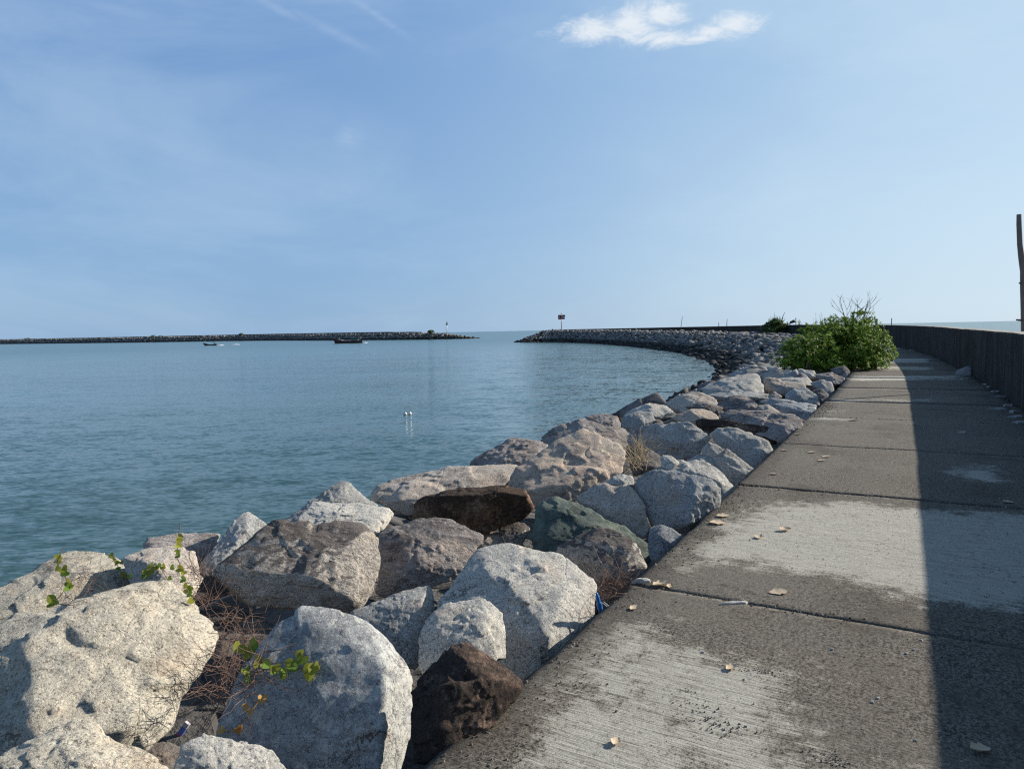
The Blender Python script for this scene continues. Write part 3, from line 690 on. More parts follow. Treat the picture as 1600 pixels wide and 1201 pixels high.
for i, s in enumerate(st):
    zt = ltop(s)-.6; wd = float(np.interp(s, [0, 40], [2, 9]))
    for t, z in ((wd+2, -2), (wd-1, -.2), (2.4, zt), (-4, zt), (-12, -2)): V.append(lpos(s, t, z))
    if i:
        a = len(V)-10
        for j in range(4): F.append((a+j, a+j+1, a+j+6, a+j+5))
F.append((0,1,2,3,4)[::-1])
link('far_rubble_ground', mesh('far_rubble_ground', V, F), m_core, kind='structure')
sp = []
s = 0
while s < 1150:
    step = 1.3 if s < 330 else 2.
    zt = ltop(s); wd = float(np.interp(s, [0, 40], [3, 9]))
    t = wd+1
    while t > (-9 if s < 60 else 0):
        z = float(np.interp(t, [-9, -3.5, 2.4, wd], [0, zt, zt, 0]))-.15
        sp.append((lpos(s+random.uniform(-.6, .6), t+random.uniform(-.5, .5), z-.25+random.uniform(-.25, .1)), s, t, random.uniform(1.2, 2.1)*(step/1.5)))
        t -= step*.9
    s += step
merged('rock_armour', sp, 'low distant breakwater of piled grey rocks across the harbour at the left', 'stuff', 1.001)
mb_ = MB(); pts = [lpos(s, 0, 0) for s in list(np.arange(34, 120, 8))+list(np.arange(120, 1900, 25))]
V, F = [], []
for i, p in enumerate(pts):
    s = 34+i*8 if i < 11 else 120+(i-11)*25
    for t, z in ((.3, -1.5), (.3, .95 if s > 60 else .75), (-.5, .95 if s > 60 else .75), (-.5, -1.5)): V.append(lpos(s, t, ltop(s)+z-.25))
    if i:
        a = len(V)-8
        for j in range(3): F.append((a+j, a+j+1, a+j+5, a+j+4))
F += [(0,1,2,3), tuple(len(V)-4+k for k in range(4))]
link('crest_wall', mesh('crest_wall', V, F), flatmat('dark_wall', (.06,.055,.05), .9, .3, .3), label='thin dark wall along the crest of the breakwater across the harbour', cat='wall')

# ------------------------------------------------------------------ water
m_w, nt, b = newmat('sea_water'); n = N(nt); P = n.pos()
x_, y_, _z = n.sep(P)
dist = n.math('POWER', n.math('ADD', n.math('POWER', x_, 2.), n.math('POWER', y_, 2.)), .5)
big = n.noise(n.mapping(P, (.02, .05, 1), (0, 0, .2)), 1, 4, .6)
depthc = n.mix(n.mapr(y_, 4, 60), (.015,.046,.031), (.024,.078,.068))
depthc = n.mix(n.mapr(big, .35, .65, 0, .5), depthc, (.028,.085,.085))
nt.links.new(depthc, b.inputs['Base Color']); b.inputs['IOR'].default_value = 1.33
rp = n.noise(n.mapping(P, (.035, .11, 1), (0, 0, .15)), 1, 3, .55)
nt.links.new(n.mapr(dist, 10, 300, .05, .2), b.inputs['Roughness'])
def ncol(vec, scale, detail, rough, dist=0.):
    q = nt.nodes.new('ShaderNodeTexNoise'); nt.links.new(vec, q.inputs['Vector']); q.inputs['Scale'].default_value = scale; q.inputs['Detail'].default_value = detail
    q.inputs['Roughness'].default_value = rough; q.inputs['Distortion'].default_value = dist
    r_, g_, _b = n.sep(q.outputs['Color']); return n.math('SUBTRACT', r_, .5), n.math('SUBTRACT', g_, .5)
ax1, ay1 = ncol(n.mapping(P, (.9, 1.9, 1), (0, 0, .25)), 1., 4, .55, .3)
ax2, ay2 = ncol(n.mapping(P, (4.5, 10, 1), (0, 0, -.12)), 1., 4, .6, .3)
ax3, ay3 = ncol(n.mapping(P, (.16, .4, 1), (0, 0, .1)), 1., 3, .5, .2)
amp = n.math('MULTIPLY', n.mapr(rp, .3, .7, .85, 1.6), n.mapr(dist, 20, 250, 1., .75))
sx = n.math('MULTIPLY', n.math('ADD', n.math('MULTIPLY', ax1, .26), n.math('ADD', n.math('MULTIPLY', ax2, .34), n.math('MULTIPLY', ax3, .08))), amp)
sy = n.math('MULTIPLY', n.math('ADD', n.math('MULTIPLY', ay1, .34), n.math('ADD', n.math('MULTIPLY', ay2, .62), n.math('MULTIPLY', ay3, .14))), amp)
nv = nt.nodes.new('ShaderNodeVectorMath'); nv.operation = 'NORMALIZE'; nt.links.new(n.comb(sx, sy, 1.), nv.inputs[0]); nt.links.new(nv.outputs[0], b.inputs['Normal'])
# nested square rings of quads, out to the horizon
V, F = [], []
R = [0, 40, 120, 400, 1500, 6000, 24000, 50000]
V = [(-50000,-50000,0),(50000,-50000,0),(50000,50000,0),(-50000,50000,0)]; F = [(0,1,2,3)]
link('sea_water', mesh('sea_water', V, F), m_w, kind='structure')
link('seabed', mesh('seabed', [(a*1.02, b_*1.02, -6) for a, b_, _ in V], F), flatmat('seabed_sand', (.06,.07,.06), .95, .2, .05), kind='structure')

# ------------------------------------------------------------------ sky, sun
SUN_AZ, SUN_EL = math.radians(68), math.radians(25.4)
sd = Vector((math.sin(SUN_AZ)*math.cos(SUN_EL), math.cos(SUN_AZ)*math.cos(SUN_EL), math.sin(SUN_EL)))
ld = bpy.data.lights.new('sun', 'SUN'); ld.energy = 5.0; ld.angle = math.radians(.53); ld.color = (1, .925, .81)
lo = bpy.data.objects.new('sun', ld); COL.objects.link(lo); lo.rotation_euler = (-sd).to_track_quat('-Z', 'Y').to_euler()
w = bpy.data.worlds.new('World'); scene.world = w; w.use_nodes = True; nt = w.node_tree; nt.nodes.clear(); n = N(nt)
out = nt.nodes.new('ShaderNodeOutputWorld'); bg = nt.nodes.new('ShaderNodeBackground'); nt.links.new(bg.outputs[0], out.inputs[0])
sky = nt.nodes.new('ShaderNodeTexSky'); sky.sky_type = 'NISHITA'; sky.sun_disc = False
sky.sun_elevation = SUN_EL; sky.sun_rotation = SUN_AZ; sky.altitude = 0; sky.air_density = 1.; sky.dust_density = .6; sky.ozone_density = 2.5
D = n.co('Generated')
dx, dy, dz = n.sep(D)
az = n.math('ARCTAN2', dx, dy); el = n.math('ARCSINE', dz)
ae = n.comb(az, el, 0.)
SKYSC = 1.0
dot = nt.nodes.new('ShaderNodeVectorMath'); dot.operation = 'DOT_PRODUCT'; nt.links.new(D, dot.inputs[0]); dot.inputs[1].default_value = sd
sunward = n.math('POWER', n.mapr(dot.outputs['Value'], -.1, 1.05), 1.6)
upw = n.mapr(el, 0., .62)
hor = n.mix(sunward, (1.45,2.6,4.25), (3.9,4.9,5.7)); top = n.mix(sunward, (.78,1.74,3.8), (1.9,3.4,5.1))
grad = n.mix(upw, hor, top)
base = n.mix(.88, sky.outputs[0], grad)
dim = n.math('MULTIPLY', n.mapr(el, .5, 1.15, 1., .62), n.mapr(dy, -.3, .45, .85, 1.))
base = n.mix(1., base, n.comb(dim, dim, dim), 'MULTIPLY')
# thin high haze cloud, thicker towards the sun side
ci = n.noise(n.mapping(ae, (2.2, 6.5, 1), (0, 0, -.35)), 1, 6, .62, .5)
ci2 = n.noise(n.mapping(ae, (1.1, 2.6, 1), (0, 0, .2), (3, 1, 0)), 1, 4, .5, .3)
side = n.mapr(az, -.5, .75)
veil = n.math('ADD', n.mapr(n.math('MULTIPLY_ADD', ci, .5, n.math('MULTIPLY', ci2, .5)), .42, .64, 0., .28), n.math('MULTIPLY', side, n.mapr(ci2, .35, .65, .04, .34)))
veil = n.math('MULTIPLY', veil, n.mapr(el, .5, .9, 1., .3))
c = n.mix(veil, base, (3.9, 4.9, 5.7))
# small bright cloud high up
def blob(cx, cy, rx, ry, rot=0):
    a = n.mapping(ae, (1, 1, 1), (0, 0, 0), (-cx, -cy, 0)); a = n.mapping(a, (1/rx, 1/ry, 1), (0, 0, 0)) if not rot else n.mapping(n.mapping(a, (1,1,1), (0,0,rot)), (1/rx, 1/ry, 1))
    L = nt.nodes.new('ShaderNodeVectorMath'); L.operation = 'LENGTH'; nt.links.new(a, L.inputs[0]); return n.math('SUBTRACT', 1., L.outputs['Value'])
def aepix(x, y):
    d = ray(x, y).normalized(); return math.atan2(d.x, d.y), math.asin(d.z)
cl = None
for (x, y, rx, ry) in ((930,48,75,20),(985,38,70,28),(1035,22,40,20),(1040,60,60,14),(1110,50,50,12),(1150,38,52,18),(1095,60,40,8)):
    a_, e_ = aepix(x, y); o_ = blob(a_, e_, rx/1180., ry/1110.)
    cl = o_ if cl is None else n.math('MAXIMUM', cl, o_)
cn = n.noise(n.mapping(ae, (22, 55, 1), (0, 0, -.25)), 1, 8, .72, .8)
cf = n.mapr(n.math('ADD', cl, n.math('MULTIPLY', n.math('SUBTRACT', cn, .5), 2.3)), -.15, .95, 0, .95)
c = n.mix(cf, c, (5.1, 5.5, 5.9))
# faint wisps
wl = None
for (x, y, rx, ry, ro) in ((530,55,75,9,.35),(430,12,50,7,.35),(590,25,60,7,.5),(545,215,28,22,0),(1260,395,45,22,0),(1320,415,60,20,.3)):
    a_, e_ = aepix(x, y); o_ = blob(a_, e_, rx/1150., ry/1110., ro); wl = o_ if wl is None else n.math('MAXIMUM', wl, o_)
wf = n.mapr(n.math('ADD', wl, n.math('MULTIPLY', n.math('SUBTRACT', cn, .5), 2.)), -.3, 1.5, 0, .22)
c = n.mix(wf, c, (3.8, 4.7, 5.7))
nt.links.new(c, bg.inputs[0]); bg.inputs[1].default_value = .1
scene.view_settings.view_transform = 'Standard'; scene.view_settings.look = 'None'; scene.view_settings.exposure = .65; scene.view_settings.gamma = 1

#MORE
# ------------------------------------------------------------------ where things rest: look up the built surface along a line of sight
bpy.context.view_layer.update(); DG = bpy.context.evaluated_depsgraph_get()
def surf(px, py, lift=0.):
    d = ray(px, py).normalized(); ok, loc, nor, _, _, _ = scene.ray_cast(DG, EYE, d)
    if not ok: loc = ground(px, py)
    return loc-d*lift, (nor if ok else Vector((0, 0, 1)))

# ------------------------------------------------------------------ foliage
def leafmat(name, a, b_, trans=.35, rough=.65):
    m, nt, b = newmat(name); n = N(nt)
    g = nt.nodes.new('ShaderNodeNewGeometry'); f = g.outputs['Random Per Island']
    col = n.mix(f, a, b_); col = n.mix(n.mapr(f, .9, .93), col, tuple(min(1, x*1.5+.03) for x in b_))
    nt.links.new(col, b.inputs['Base Color']); b.inputs['Roughness'].default_value = rough; b.inputs['Specular IOR Level'].default_value = .2
    tr = nt.nodes.new('ShaderNodeBsdfTranslucent'); nt.links.new(col, tr.inputs[0])
    mx = nt.nodes.new('ShaderNodeMixShader'); mx.inputs[0].default_value = trans
    nt.links.new(b.outputs[0], mx.inputs[1]); nt.links.new(tr.outputs[0], mx.inputs[2])
    nt.links.new(mx.outputs[0], nt.nodes['Material Output'].inputs[0]); return m
m_leaf = leafmat('bush_leaf', (.08,.155,.014), (.21,.30,.035))
m_leaf2 = leafmat('dull_leaf', (.05,.09,.025), (.10,.14,.04))
m_vine = leafmat('vine_leaf', (.16,.26,.04), (.42,.36,.05))
m_orange = leafmat('dead_leaf', (.45,.20,.05), (.50,.33,.12), .2)
m_bark = flatmat('grey_bark', (.13,.11,.09), .9, .4, 14); m_twig = flatmat('dry_twig', (.15,.09,.065), .9, .45, 20)
m_straw = flatmat('straw', (.42,.33,.20), .8, .3, 20)
def add_leaf(mb, base, direc, length, width, bend=.3, up=Vector((0, 0, 1))):
    d = direc.normalized(); side = d.cross(up)
    if side.length < .05: side = Vector((1, 0, 0))
    side.normalize(); nn = side.cross(d)
    k = len(mb.V)
    pr = ((0, .12), (.35, .85), (.7, 1.), (1., .15))
    for t, w_ in pr:
        c = base+d*length*t-nn*(bend*length*t*t)
        mb.V.append(tuple(c-side*width*.5*w_)); mb.V.append(tuple(c+side*width*.5*w_))
    for i in range(3): mb.F.append((k+2*i, k+2*i+1, k+2*i+3, k+2*i+2))
def rosettes(mb, lobes, count, rmin, ll, lw, rr, nl=9, floor=None, shell=.62):
    wts = [l[1]*l[2]*l[3] for l in lobes]
    for _ in range(count):
        l = rr.choices(lobes, wts)[0]; c, rx, ry, rz = l
        v = Vector((rr.gauss(0, 1), rr.gauss(0, 1), rr.gauss(0, 1))).normalized()
        f = rr.uniform(.82, 1.16) if rr.random() < shell else rr.uniform(.35, .9)
        q = Vector((c.x+v.x*rx*f, c.y+v.y*ry*f, c.z+v.z*rz*f))
        nz_ = noise.noise(q*1.7)
        if nz_ < -.22 and f > .8: continue
        q += v*nz_*.38
        if floor is not None and q.z < floor: q.z = floor+rr.uniform(0, .12)
        ax = (v*.8+Vector((rr.uniform(-.4, .4), rr.uniform(-.4, .4), .75))).normalized()
        a = ax.cross(Vector((.3, .5, .1))).normalized(); b2 = ax.cross(a)
        for k in range(nl):
            th = k*2.4+rr.random(); sp_ = rr.uniform(.5, 1.25)
            d = ax*rr.uniform(.35, .9)+(a*math.cos(th)+b2*math.sin(th))*sp_
            add_leaf(mb, q+ax*rr.uniform(-.03, .03), d, ll*rr.uniform(.7, 1.2), lw*rr.uniform(.8, 1.2), rr.uniform(.1, .45), ax)
def empty(name, loc, label, cat, group=None):
    return link(name, None, label=label, cat=cat, group=group, loc=loc)
def sub(name, mb, mat, par, smooth=False):
    me = mb.mesh(name, smooth) if isinstance(mb, MB) else mb
    o = link(name, me, mat, par); o.matrix_parent_inverse = Matrix.Translation(-par.location) if par.rotation_euler[2] == 0 else Matrix(); return o

rr = random.Random(11)
def lobe(px, py, rx, ry, Y, dr=.8):
    c = at_depth(px, py, Y); k = Y/FPX; return (c, rx*k, dr, ry*k)
base = ground(1320, 568)
bush = empty('bush', base, 'large bright green leafy bush spilling over the walkway and boulders', 'bush')
lobes = [lobe(1300,548,48,30,25.3,1.1), lobe(1255,556,32,22,25,.9), lobe(1350,548,36,30,25.2,1.), lobe(1292,524,36,20,25.8,.9), lobe(1335,520,32,17,25.8,.9),
         lobe(1230,564,22,12,24.6,.6), lobe(1248,542,24,16,25.2,.8), lobe(1368,545,17,24,25.,.6), lobe(1360,568,22,10,24.4,.5), lobe(1264,515,15,12,26,.5), lobe(1325,508,28,12,26,.6), lobe(1300,510,20,9,26,.5), lobe(1380,530,8,9,25,.35), lobe(1310,568,50,9,24.3,.5)]
mb_ = MB(); rosettes(mb_, lobes, 3600, 0, .095, .036, rr, 9, 2.23)
sub('foliage', mb_, m_leaf, bush)
mb_ = MB()
for c, rx, ry, rz in lobes:
    for k in range(3):
        e_ = Vector((c.x+rr.uniform(-.7, .7)*rx, c.y+rr.uniform(-.6, .6)*ry, c.z+rr.uniform(-.2, .8)*rz)); b0 = base+Vector((rr.uniform(-.3, .3), rr.uniform(.2, .8), 0))
        m0 = (b0+e_)/2+Vector((rr.uniform(-.15, .15), 0, .2)); mb_.tube([b0, m0, e_], [.035, .02, .008], 5)
sub('branches', mb_, m_bark, bush)

# bare shrub rising out of it
def grow(mb, p, d, L, r, depth, rr, leaves=None, kink=.35, keep=3):
    pts = [p]; q = p.copy(); dd = d.normalized()
    for i in range(4):
        dd = (dd+Vector((rr.uniform(-kink, kink), rr.uniform(-kink, kink)*.6, rr.uniform(-.1, .22)))*.5).normalized(); q = q+dd*L/4; pts.append(q.copy())
    mb.tube(pts, [r*(1-.15*i) for i in range(5)], 5)
    if depth == 0:
        if leaves is not None: leaves.append((q, dd))
        return
    for k in range(keep if depth > 1 else 2):
        j = rr.choice([2, 3, 4]); nd = (dd+Vector((rr.uniform(-.8, .8), rr.uniform(-.5, .5), rr.uniform(-.05, .5)))).normalized()
        grow(mb, pts[j], nd, L*rr.uniform(.5, .8), r*.62, depth-1, rr, leaves, kink, keep)
p0 = at_depth(1338, 524, 26.3)
dead = empty('shrub', p0, 'bare grey branched shrub with one tuft of leaves rising out of the green bush', 'shrub')
mb_ = MB(); tips = []
rs = random.Random(4)
for (tx, ty, L) in ((1308,464,1.0),(1322,480,.7),(1350,470,.95),(1350,460,1.1),(1366,474,.95),(1335,490,.6),(1300,484,.7),(1360,495,.6)):
    tgt = at_depth(tx, ty, 26.3+rs.uniform(-.3, .3)); b0 = p0+Vector((rs.uniform(-.25, .35), 0, rs.uniform(0, .15)))
    dv = tgt-b0; grow(mb_, b0, dv, dv.length*.60, .021, 3, rs, tips, .25, 2)
sub('branches', mb_, m_bark, dead)
mb_ = MB(); rosettes(mb_, [lobe(1345,490,17,5,26.2,.25), lobe(1354,500,9,6,26.2,.25), lobe(1336,494,8,4,26.2,.2)], 90, 0, .10, .04, rr, 8)
sub('foliage', mb_, m_leaf, dead)

# tussock on the crest further out
p0 = at_depth(1210, 515, 93)
tus = empty('bush', p0, 'small dark green bush with dry stems far out on the breakwater crest', 'bush')
mb_ = MB(); L3 = [lobe(1212,508,10,8,93,.9), lobe(1200,512,9,5,93,.8), lobe(1222,511,7,5,93,.8), lobe(1203,516,7,3,92,.6)]
rosettes(mb_, L3, 700, 0, .26, .09, rr, 7)
for k in range(120):
    c = L3[0][0]+Vector((rr.uniform(-.8, .8), rr.uniform(-.5, .5), rr.uniform(-.2, .2))); add_leaf(mb_, c, Vector((rr.uniform(-.7, .7), rr.uniform(-.3, .3), 1)), rr.uniform(.6, 1.1), .05, .15, Vector((0, 1, 0)))
sub('foliage', mb_, m_leaf2, tus)
mb_ = MB()
for k in range(9):
    x = rr.uniform(1203, 1222); a_ = at_depth(x, 510, 93); b2 = at_depth(x+rr.uniform(-4, 5), rr.uniform(488, 500), 93); mb_.tube([a_, (a_+b2)/2+Vector((rr.uniform(-.1, .1), 0, 0)), b2], [.03, .025, .015], 4)
mb_.tube([at_depth(1220, 505, 93), at_depth(1222, 497, 93), at_depth(1226, 488, 93)], [.05, .045, .03], 5)
sub('stems', mb_, m_bark, tus)
for (x, y0, y1, lean, Y, lab) in ((1064,511,494,2.5,128,'lone thin bent stem on the far wall crest, midway to the lighted mark'),(1123,509.5,503,0,112,'pair of thin sticks standing on the far wall crest, the shorter one of the pair'),(1135.5,509,498,.8,110,'thin straight stick standing on the far wall crest left of the small dark bush')):
    mb_ = MB(); k = Y/FPX; a_ = at_depth(x, y0+1, Y); b2 = at_depth(x+lean, y1, Y); mb_.tube([a_, (a_+b2)/2+Vector((-lean*k*.2, 0, 0)), b2], [.06, .05, .03], 5)
    link('stick', mb_.mesh('stick'), m_bark, label=lab, cat='stick')
# thin dry stems over the bush
mb_ = MB()
for k in range(12):
    x = rr.uniform(1266, 1290); a_ = at_depth(x, 515, 26.4); b2 = at_depth(x+rr.uniform(-3, 3), rr.uniform(487, 500), 26.4); mb_.tube([a_, b2], [.006, .003], 3)
link('dry_grass', mb_.mesh('dry_grass'), m_straw, label='thin upright dry stems rising behind the left shoulder of the green bush', cat='grass')

# creeper at the near left boulders
def heart(mb, c, nrm_, size, rr):
    nrm_ = nrm_.normalized(); a = nrm_.cross(Vector((rr.uniform(-1, 1), rr.uniform(-1, 1), .3))).normalized(); b2 = nrm_.cross(a)
    prof = [(0, -.10), (.30, -.32), (.52, -.12), (.48, .2), (.25, .52), (0, .72), (-.25, .52), (-.48, .2), (-.52, -.12), (-.30, -.32)]
    k = len(mb.V); cup = rr.uniform(.1, .35)
    mb.V.append(tuple(c+nrm_*0)); 
    for x, y in prof: mb.V.append(tuple(c+(a*x+b2*(y-.1))*size+nrm_*(cup*size*(abs(x)+.25*y*y))))
    for i in range(10): mb.F.append((k, k+1+i, k+1+(i+1) % 10))
to_cam = Vector((0, -1, .45)).normalized()
def creeper(path, leaves, lab, size=.034, mat=None, lift=.03, rise=0):
    P = [surf(x, y, lift)[0] for x, y in path]
    Pm = sum(P, Vector())/len(P)
    d0 = min((p-EYE).length for p in P)
    P = [EYE+(p-EYE)*min(1, (d0+.22)/(p-EYE).length) for p in P]
    root = empty('creeper', P[0], lab, 'vine', None)
    mb = MB(); mb.tube(P, [.0026]*len(P), 5); sub('stem', mb, m_twig if mat is None else m_orange, root)
    mb = MB()
    for (x, y) in leaves:
        dl = ray(x, y).normalized(); q = min(P, key=lambda p: ((p-EYE).normalized()-dl).length); c = EYE+dl*((q-EYE).length-.012)
        heart(mb, c, (to_cam+Vector((rr.uniform(-.6, .7), rr.uniform(-.3, .3), rr.uniform(-.2, .6)))), size*rr.uniform(.95, 1.45), rr)
    sub('leaves', mb, mat or m_vine, root)
creeper([(101,853),(92,868),(90,884),(100,895),(106,912),(95,930),(82,942),(110,945)], [(90,870),(94,876),(91,887),(99,889),(102,894),(106,909),(111,914),(105,917),(80,935),(85,941),(79,943)], 'leafy green creeper shoot hanging over the pale boulder at the far left', .035)
creeper([(174,864),(180,876),(186,888),(193,898),(206,902)], [(175,868),(178,874),(182,879),(190,878),(185,889),(192,897),(199,900),(203,899)], 'short creeper shoot with yellow green leaves at the top centre of the huge cream boulder', .032)
creeper([(222,905),(228,893),(238,886),(250,885),(262,905)], [(227,893),(232,887),(238,882),(243,886),(249,884),(255,885),(234,893),(226,899),(262,908),(266,903)], 'cluster of yellow green creeper leaves in front of the small rounded cream boulder', .035)
creeper([(282,818),(279,835),(278,852),(275,868),(283,885),(286,900),(292,918),(298,938)], [(281,838),(280,843),(278,852),(277,862),(278,868),(281,888),(287,895),(286,905),(291,915),(296,920),(297,929),(299,938),(293,921),(270,886)], 'tall creeper shoot trailing down the right shoulder of the huge cream boulder', .034)
creeper([(372,1008),(384,1020),(391,1016),(404,1028),(420,1042),(432,1046),(446,1048),(462,1046),(478,1040),(497,1043)], [(373,1010),(379,1014),(386,1021),(396,1002),(397,1010),(390,1018),(403,1033),(415,1037),(384,1047),(388,1059),(427,1046),(431,1043),(443,1054),(445,1049),(459,1042),(452,1034),(469,1022),(473,1028),(457,1040),(484,1053),(480,1043),(490,1044),(496,1040)], 'green and yellow creeper crossing the top of the blue grey boulder', .036)
creeper([(412,1085),(400,1100),(390,1115),(376,1135),(360,1140),(340,1141)], [(410,1090),(406,1094),(376,1136),(383,1104),(372,1139),(345,1140),(392,1112)], 'orange withered creeper trailing down beside the blue grey boulder', .026, m_orange)
# dry twigs tangled in the gaps
def tangle(poly, cnt, L, r, seed, lift=.05, mat=None, up=.3, name='dry_twigs', lab='', cat='twigs', kind='stuff'):
    rt = random.Random(seed); mb = MB(); xs = [p[0] for p in poly]; ys = [p[1] for p in poly]
    A = np.array(poly, float); c = 0
    while c < cnt:
        x, y = rt.uniform(min(xs), max(xs)), rt.uniform(min(ys), max(ys))
        if in_poly(np.array([[x, y]]), [tuple(a) for a in A])[0] < 0: continue
        q = surf(x, y, 0)[0]; near_ = ground(x, y, 2.2); dd = (near_-EYE).length
        q = EYE+(q-EYE).normalized()*min((q-EYE).length-lift*rt.random(), dd+.25)
        d = Vector((rt.gauss(0, 1), rt.gauss(0, .6), rt.gauss(up, .6))).normalized(); pts = [q.copy()]
        for i in range(5):
            d = (d+Vector((rt.gauss(0, .35), rt.gauss(0, .35), rt.gauss(0, .35)))).normalized(); q = q+d*L*rt.uniform(.1, .28); pts.append(q.copy())
        mb.tube(pts, [r, r, r*.8, r*.7, r*.5, r*.4], 4); c += 1
    link(name, mb.mesh(name), mat or m_twig, label=lab, cat=cat, kind=kind)
tangle([(335,945),(365,955),(400,985),(420,1000),(415,1040),(385,1090),(345,1115),(312,1105),(320,1070),(348,1020),(345,980)], 230, .26, .0016, 3, .10, None, .1, 'dry_twigs', 'tangle of dry brown twigs filling the gap between the huge cream and blue grey boulders')
tangle([(100,905),(130,880),(180,900),(140,935),(85,950)], 60, .22, .0013, 5, .05, None, .2, 'dry_twigs', 'sparse dry twigs lying over the pale boulder at the far left')
tangle([(298,880),(330,885),(345,930),(320,960),(300,925)], 110, .24, .0016, 6, .08, None, .3, 'dry_twigs', 'dry twigs bunched between the small rounded boulder and the dark streaked one')
tangle([(935,905),(990,905),(985,925),(960,940),(930,930)], 120, .20, .0017, 7, .05, None, .4, 'dry_twigs', 'matted dry roots between the walkway edge and the brownish boulder')
tangle([(985,700),(1012,705),(1012,735),(985,738)], 90, .42, .0028, 8, .12, m_straw, 1.4, 'dry_grass', 'tuft of dry yellow grass standing between boulders in the middle of the bank', 'grass')
mb_ = MB(); a_ = surf(398, 1003, .05)[0]; b2 = a_+(RT*(-.012)+Vector((0, 0, .235)))
mb_.tube([a_, (a_+b2)/2, b2], [.0016, .0014, .0012], 4)
for k in range(5):
    add_leaf(mb_, b2, Vector((rr.uniform(-.35, .35), rr.uniform(-.2, .2), 1)), .035, .004, .1, Vector((0, 1, 0)))
link('grass_stalk', mb_.mesh('grass_stalk'), m_straw, label='single dry grass stalk with a forked seed head above the twig tangle', cat='grass')

# ------------------------------------------------------------------ litter
m_dry = leafmat('fallen_leaf', (.50,.38,.26), (.62,.50,.36), .15, .8)
def dryleaf(px, py, size, lab, rot=None, seed=0, curl=.5, two=False):
    rl = random.Random(seed+int(px)); loc, _ = surf(px, py); loc.z = max(loc.z, 2.2)+.004
    V, F = [], []; nx_, ny_ = 9, 6
    for i in range(nx_+1):
        for j in range(ny_+1):
            u = i/nx_*2-1; v = j/ny_*2-1
            w_ = (1-abs(u)**2.2)*.62*(1+.18*math.sin(u*9+seed)+.12*rl.uniform(-1, 1))
            x, y = u, v*w_
            z = curl*.32*(v*v)*w_+.14*curl*u*u+.07*noise.noise(Vector((u*2.2, v*2, seed)))+.035*abs(math.sin(u*7))*abs(v)
            V.append((x*size/2, y*size/2, (z+.06)*size/2))
    for i in range(nx_):
        for j in range(ny_):
            a = i*(ny_+1)+j; F.append((a, a+ny_+1, a+ny_+2, a+1))
    o = link('dry_leaf', mesh('dry_leaf', V, F, True), m_dry, label=lab, cat='leaf', group='dry leaves on the walkway', loc=loc)
    o.rotation_euler = (rl.uniform(-.12, .12), rl.uniform(-.12, .12), rot if rot is not None else rl.uniform(0, 6.28))
for a_ in ((1034,915,.125,'pale curled leaf at the walkway edge by the matted roots',.3,1,1.2),(1047,917,.07,'small leaf lying against the pale curled leaf near the edge',1.2,9,.9),(991,951,.075,'small cream leaf near the walkway edge beside the blue bottle',.8,2,1.),(1217,926,.12,'broad flat ragged leaf in the dark band above the near joint',.0,3,.3),
  (1122,818,.15,'pale flat leaf near the edge beside the split faced boulder',.1,4,.4),(1130,807,.13,'tan leaf just beyond the pale flat leaf by the split faced boulder',.2,5,.5),(1227,829,.11,'curled leaf with a dark shadow at the left of the pale worn patch',.4,6,1.4),(1186,840,.09,'brown scrap of leaf at the left rim of the pale worn patch',1.,7,1.),
  (962,1161,.062,'orange brown leaf on the nearest slab at the bottom',1.1,8,1.3),(1143,1045,.07,'reddish crumpled leaf beside the hollow in the nearest slab',.6,10,1.4),(1531,1174,.085,'curled leaf lying in the wall shadow at the bottom right',.1,11,1.5),
  (1270,707,.12,'thin pale leaf, leftmost of the three beyond the second joint',.1,12,.5),(1292,714,.13,'thin pale leaf, rightmost of the three beyond the second joint',.3,13,.5),(1284,720,.10,'smallest pale leaf in front of the three beyond the second joint',.2,14,.5),
  (1227,704,.1,'pale leaf close to the walkway edge beyond the second joint',.2,15,.6),(1247,679,.12,'tan leaf at the walkway edge by the reddish patched boulder',.5,16,.6),(1575,785,.10,'small pale leaf in the wall shadow on the second joint',.2,17,.6),(1210,741,.1,'faint leaf near the walkway edge by the pale wedge boulder',.2,18,.3),(1350,597,.18,'small pale leaf on the far slabs just before the bush',.1,19,.6),(1335,657,.16,'dark curled leaf on the slab by the fourth joint',.1,20,.9)):
    dryleaf(a_[0], a_[1], a_[2], a_[3], a_[4], a_[5], a_[6])
# flakes of debris at the foot of the wall
m_flake = flatmat('pale_flake', (.40,.39,.36), .9, .3, 12)
def flake(px, py, sx, sy, lab, grp=None, seed=0, h=.03):
    rl = random.Random(seed); loc = ground(px, py, 2.2); n_ = 9; V, F = [], []
    for z, f in ((-.01, 1.), (h*.6, .92), (h, .6)):
        for k in range(n_):
            a = 2*math.pi*k/n_; r = f*(1+.3*math.sin(k*2.3+seed)); V.append((sx/2*r*math.cos(a), sy/2*r*math.sin(a), z+rl.uniform(0, h*.3)))
    for q in range(2):
        for k in range(n_): F.append((q*n_+k, q*n_+(k+1) % n_, (q+1)*n_+(k+1) % n_, (q+1)*n_+k))
    F.append(tuple(2*n_+k for k in range(n_))); o = link('debris_flake', mesh('debris_flake', V, F), m_flake, label=lab, cat='debris', group=grp, loc=loc); o.rotation_euler[2] = rl.uniform(-.6, .3)
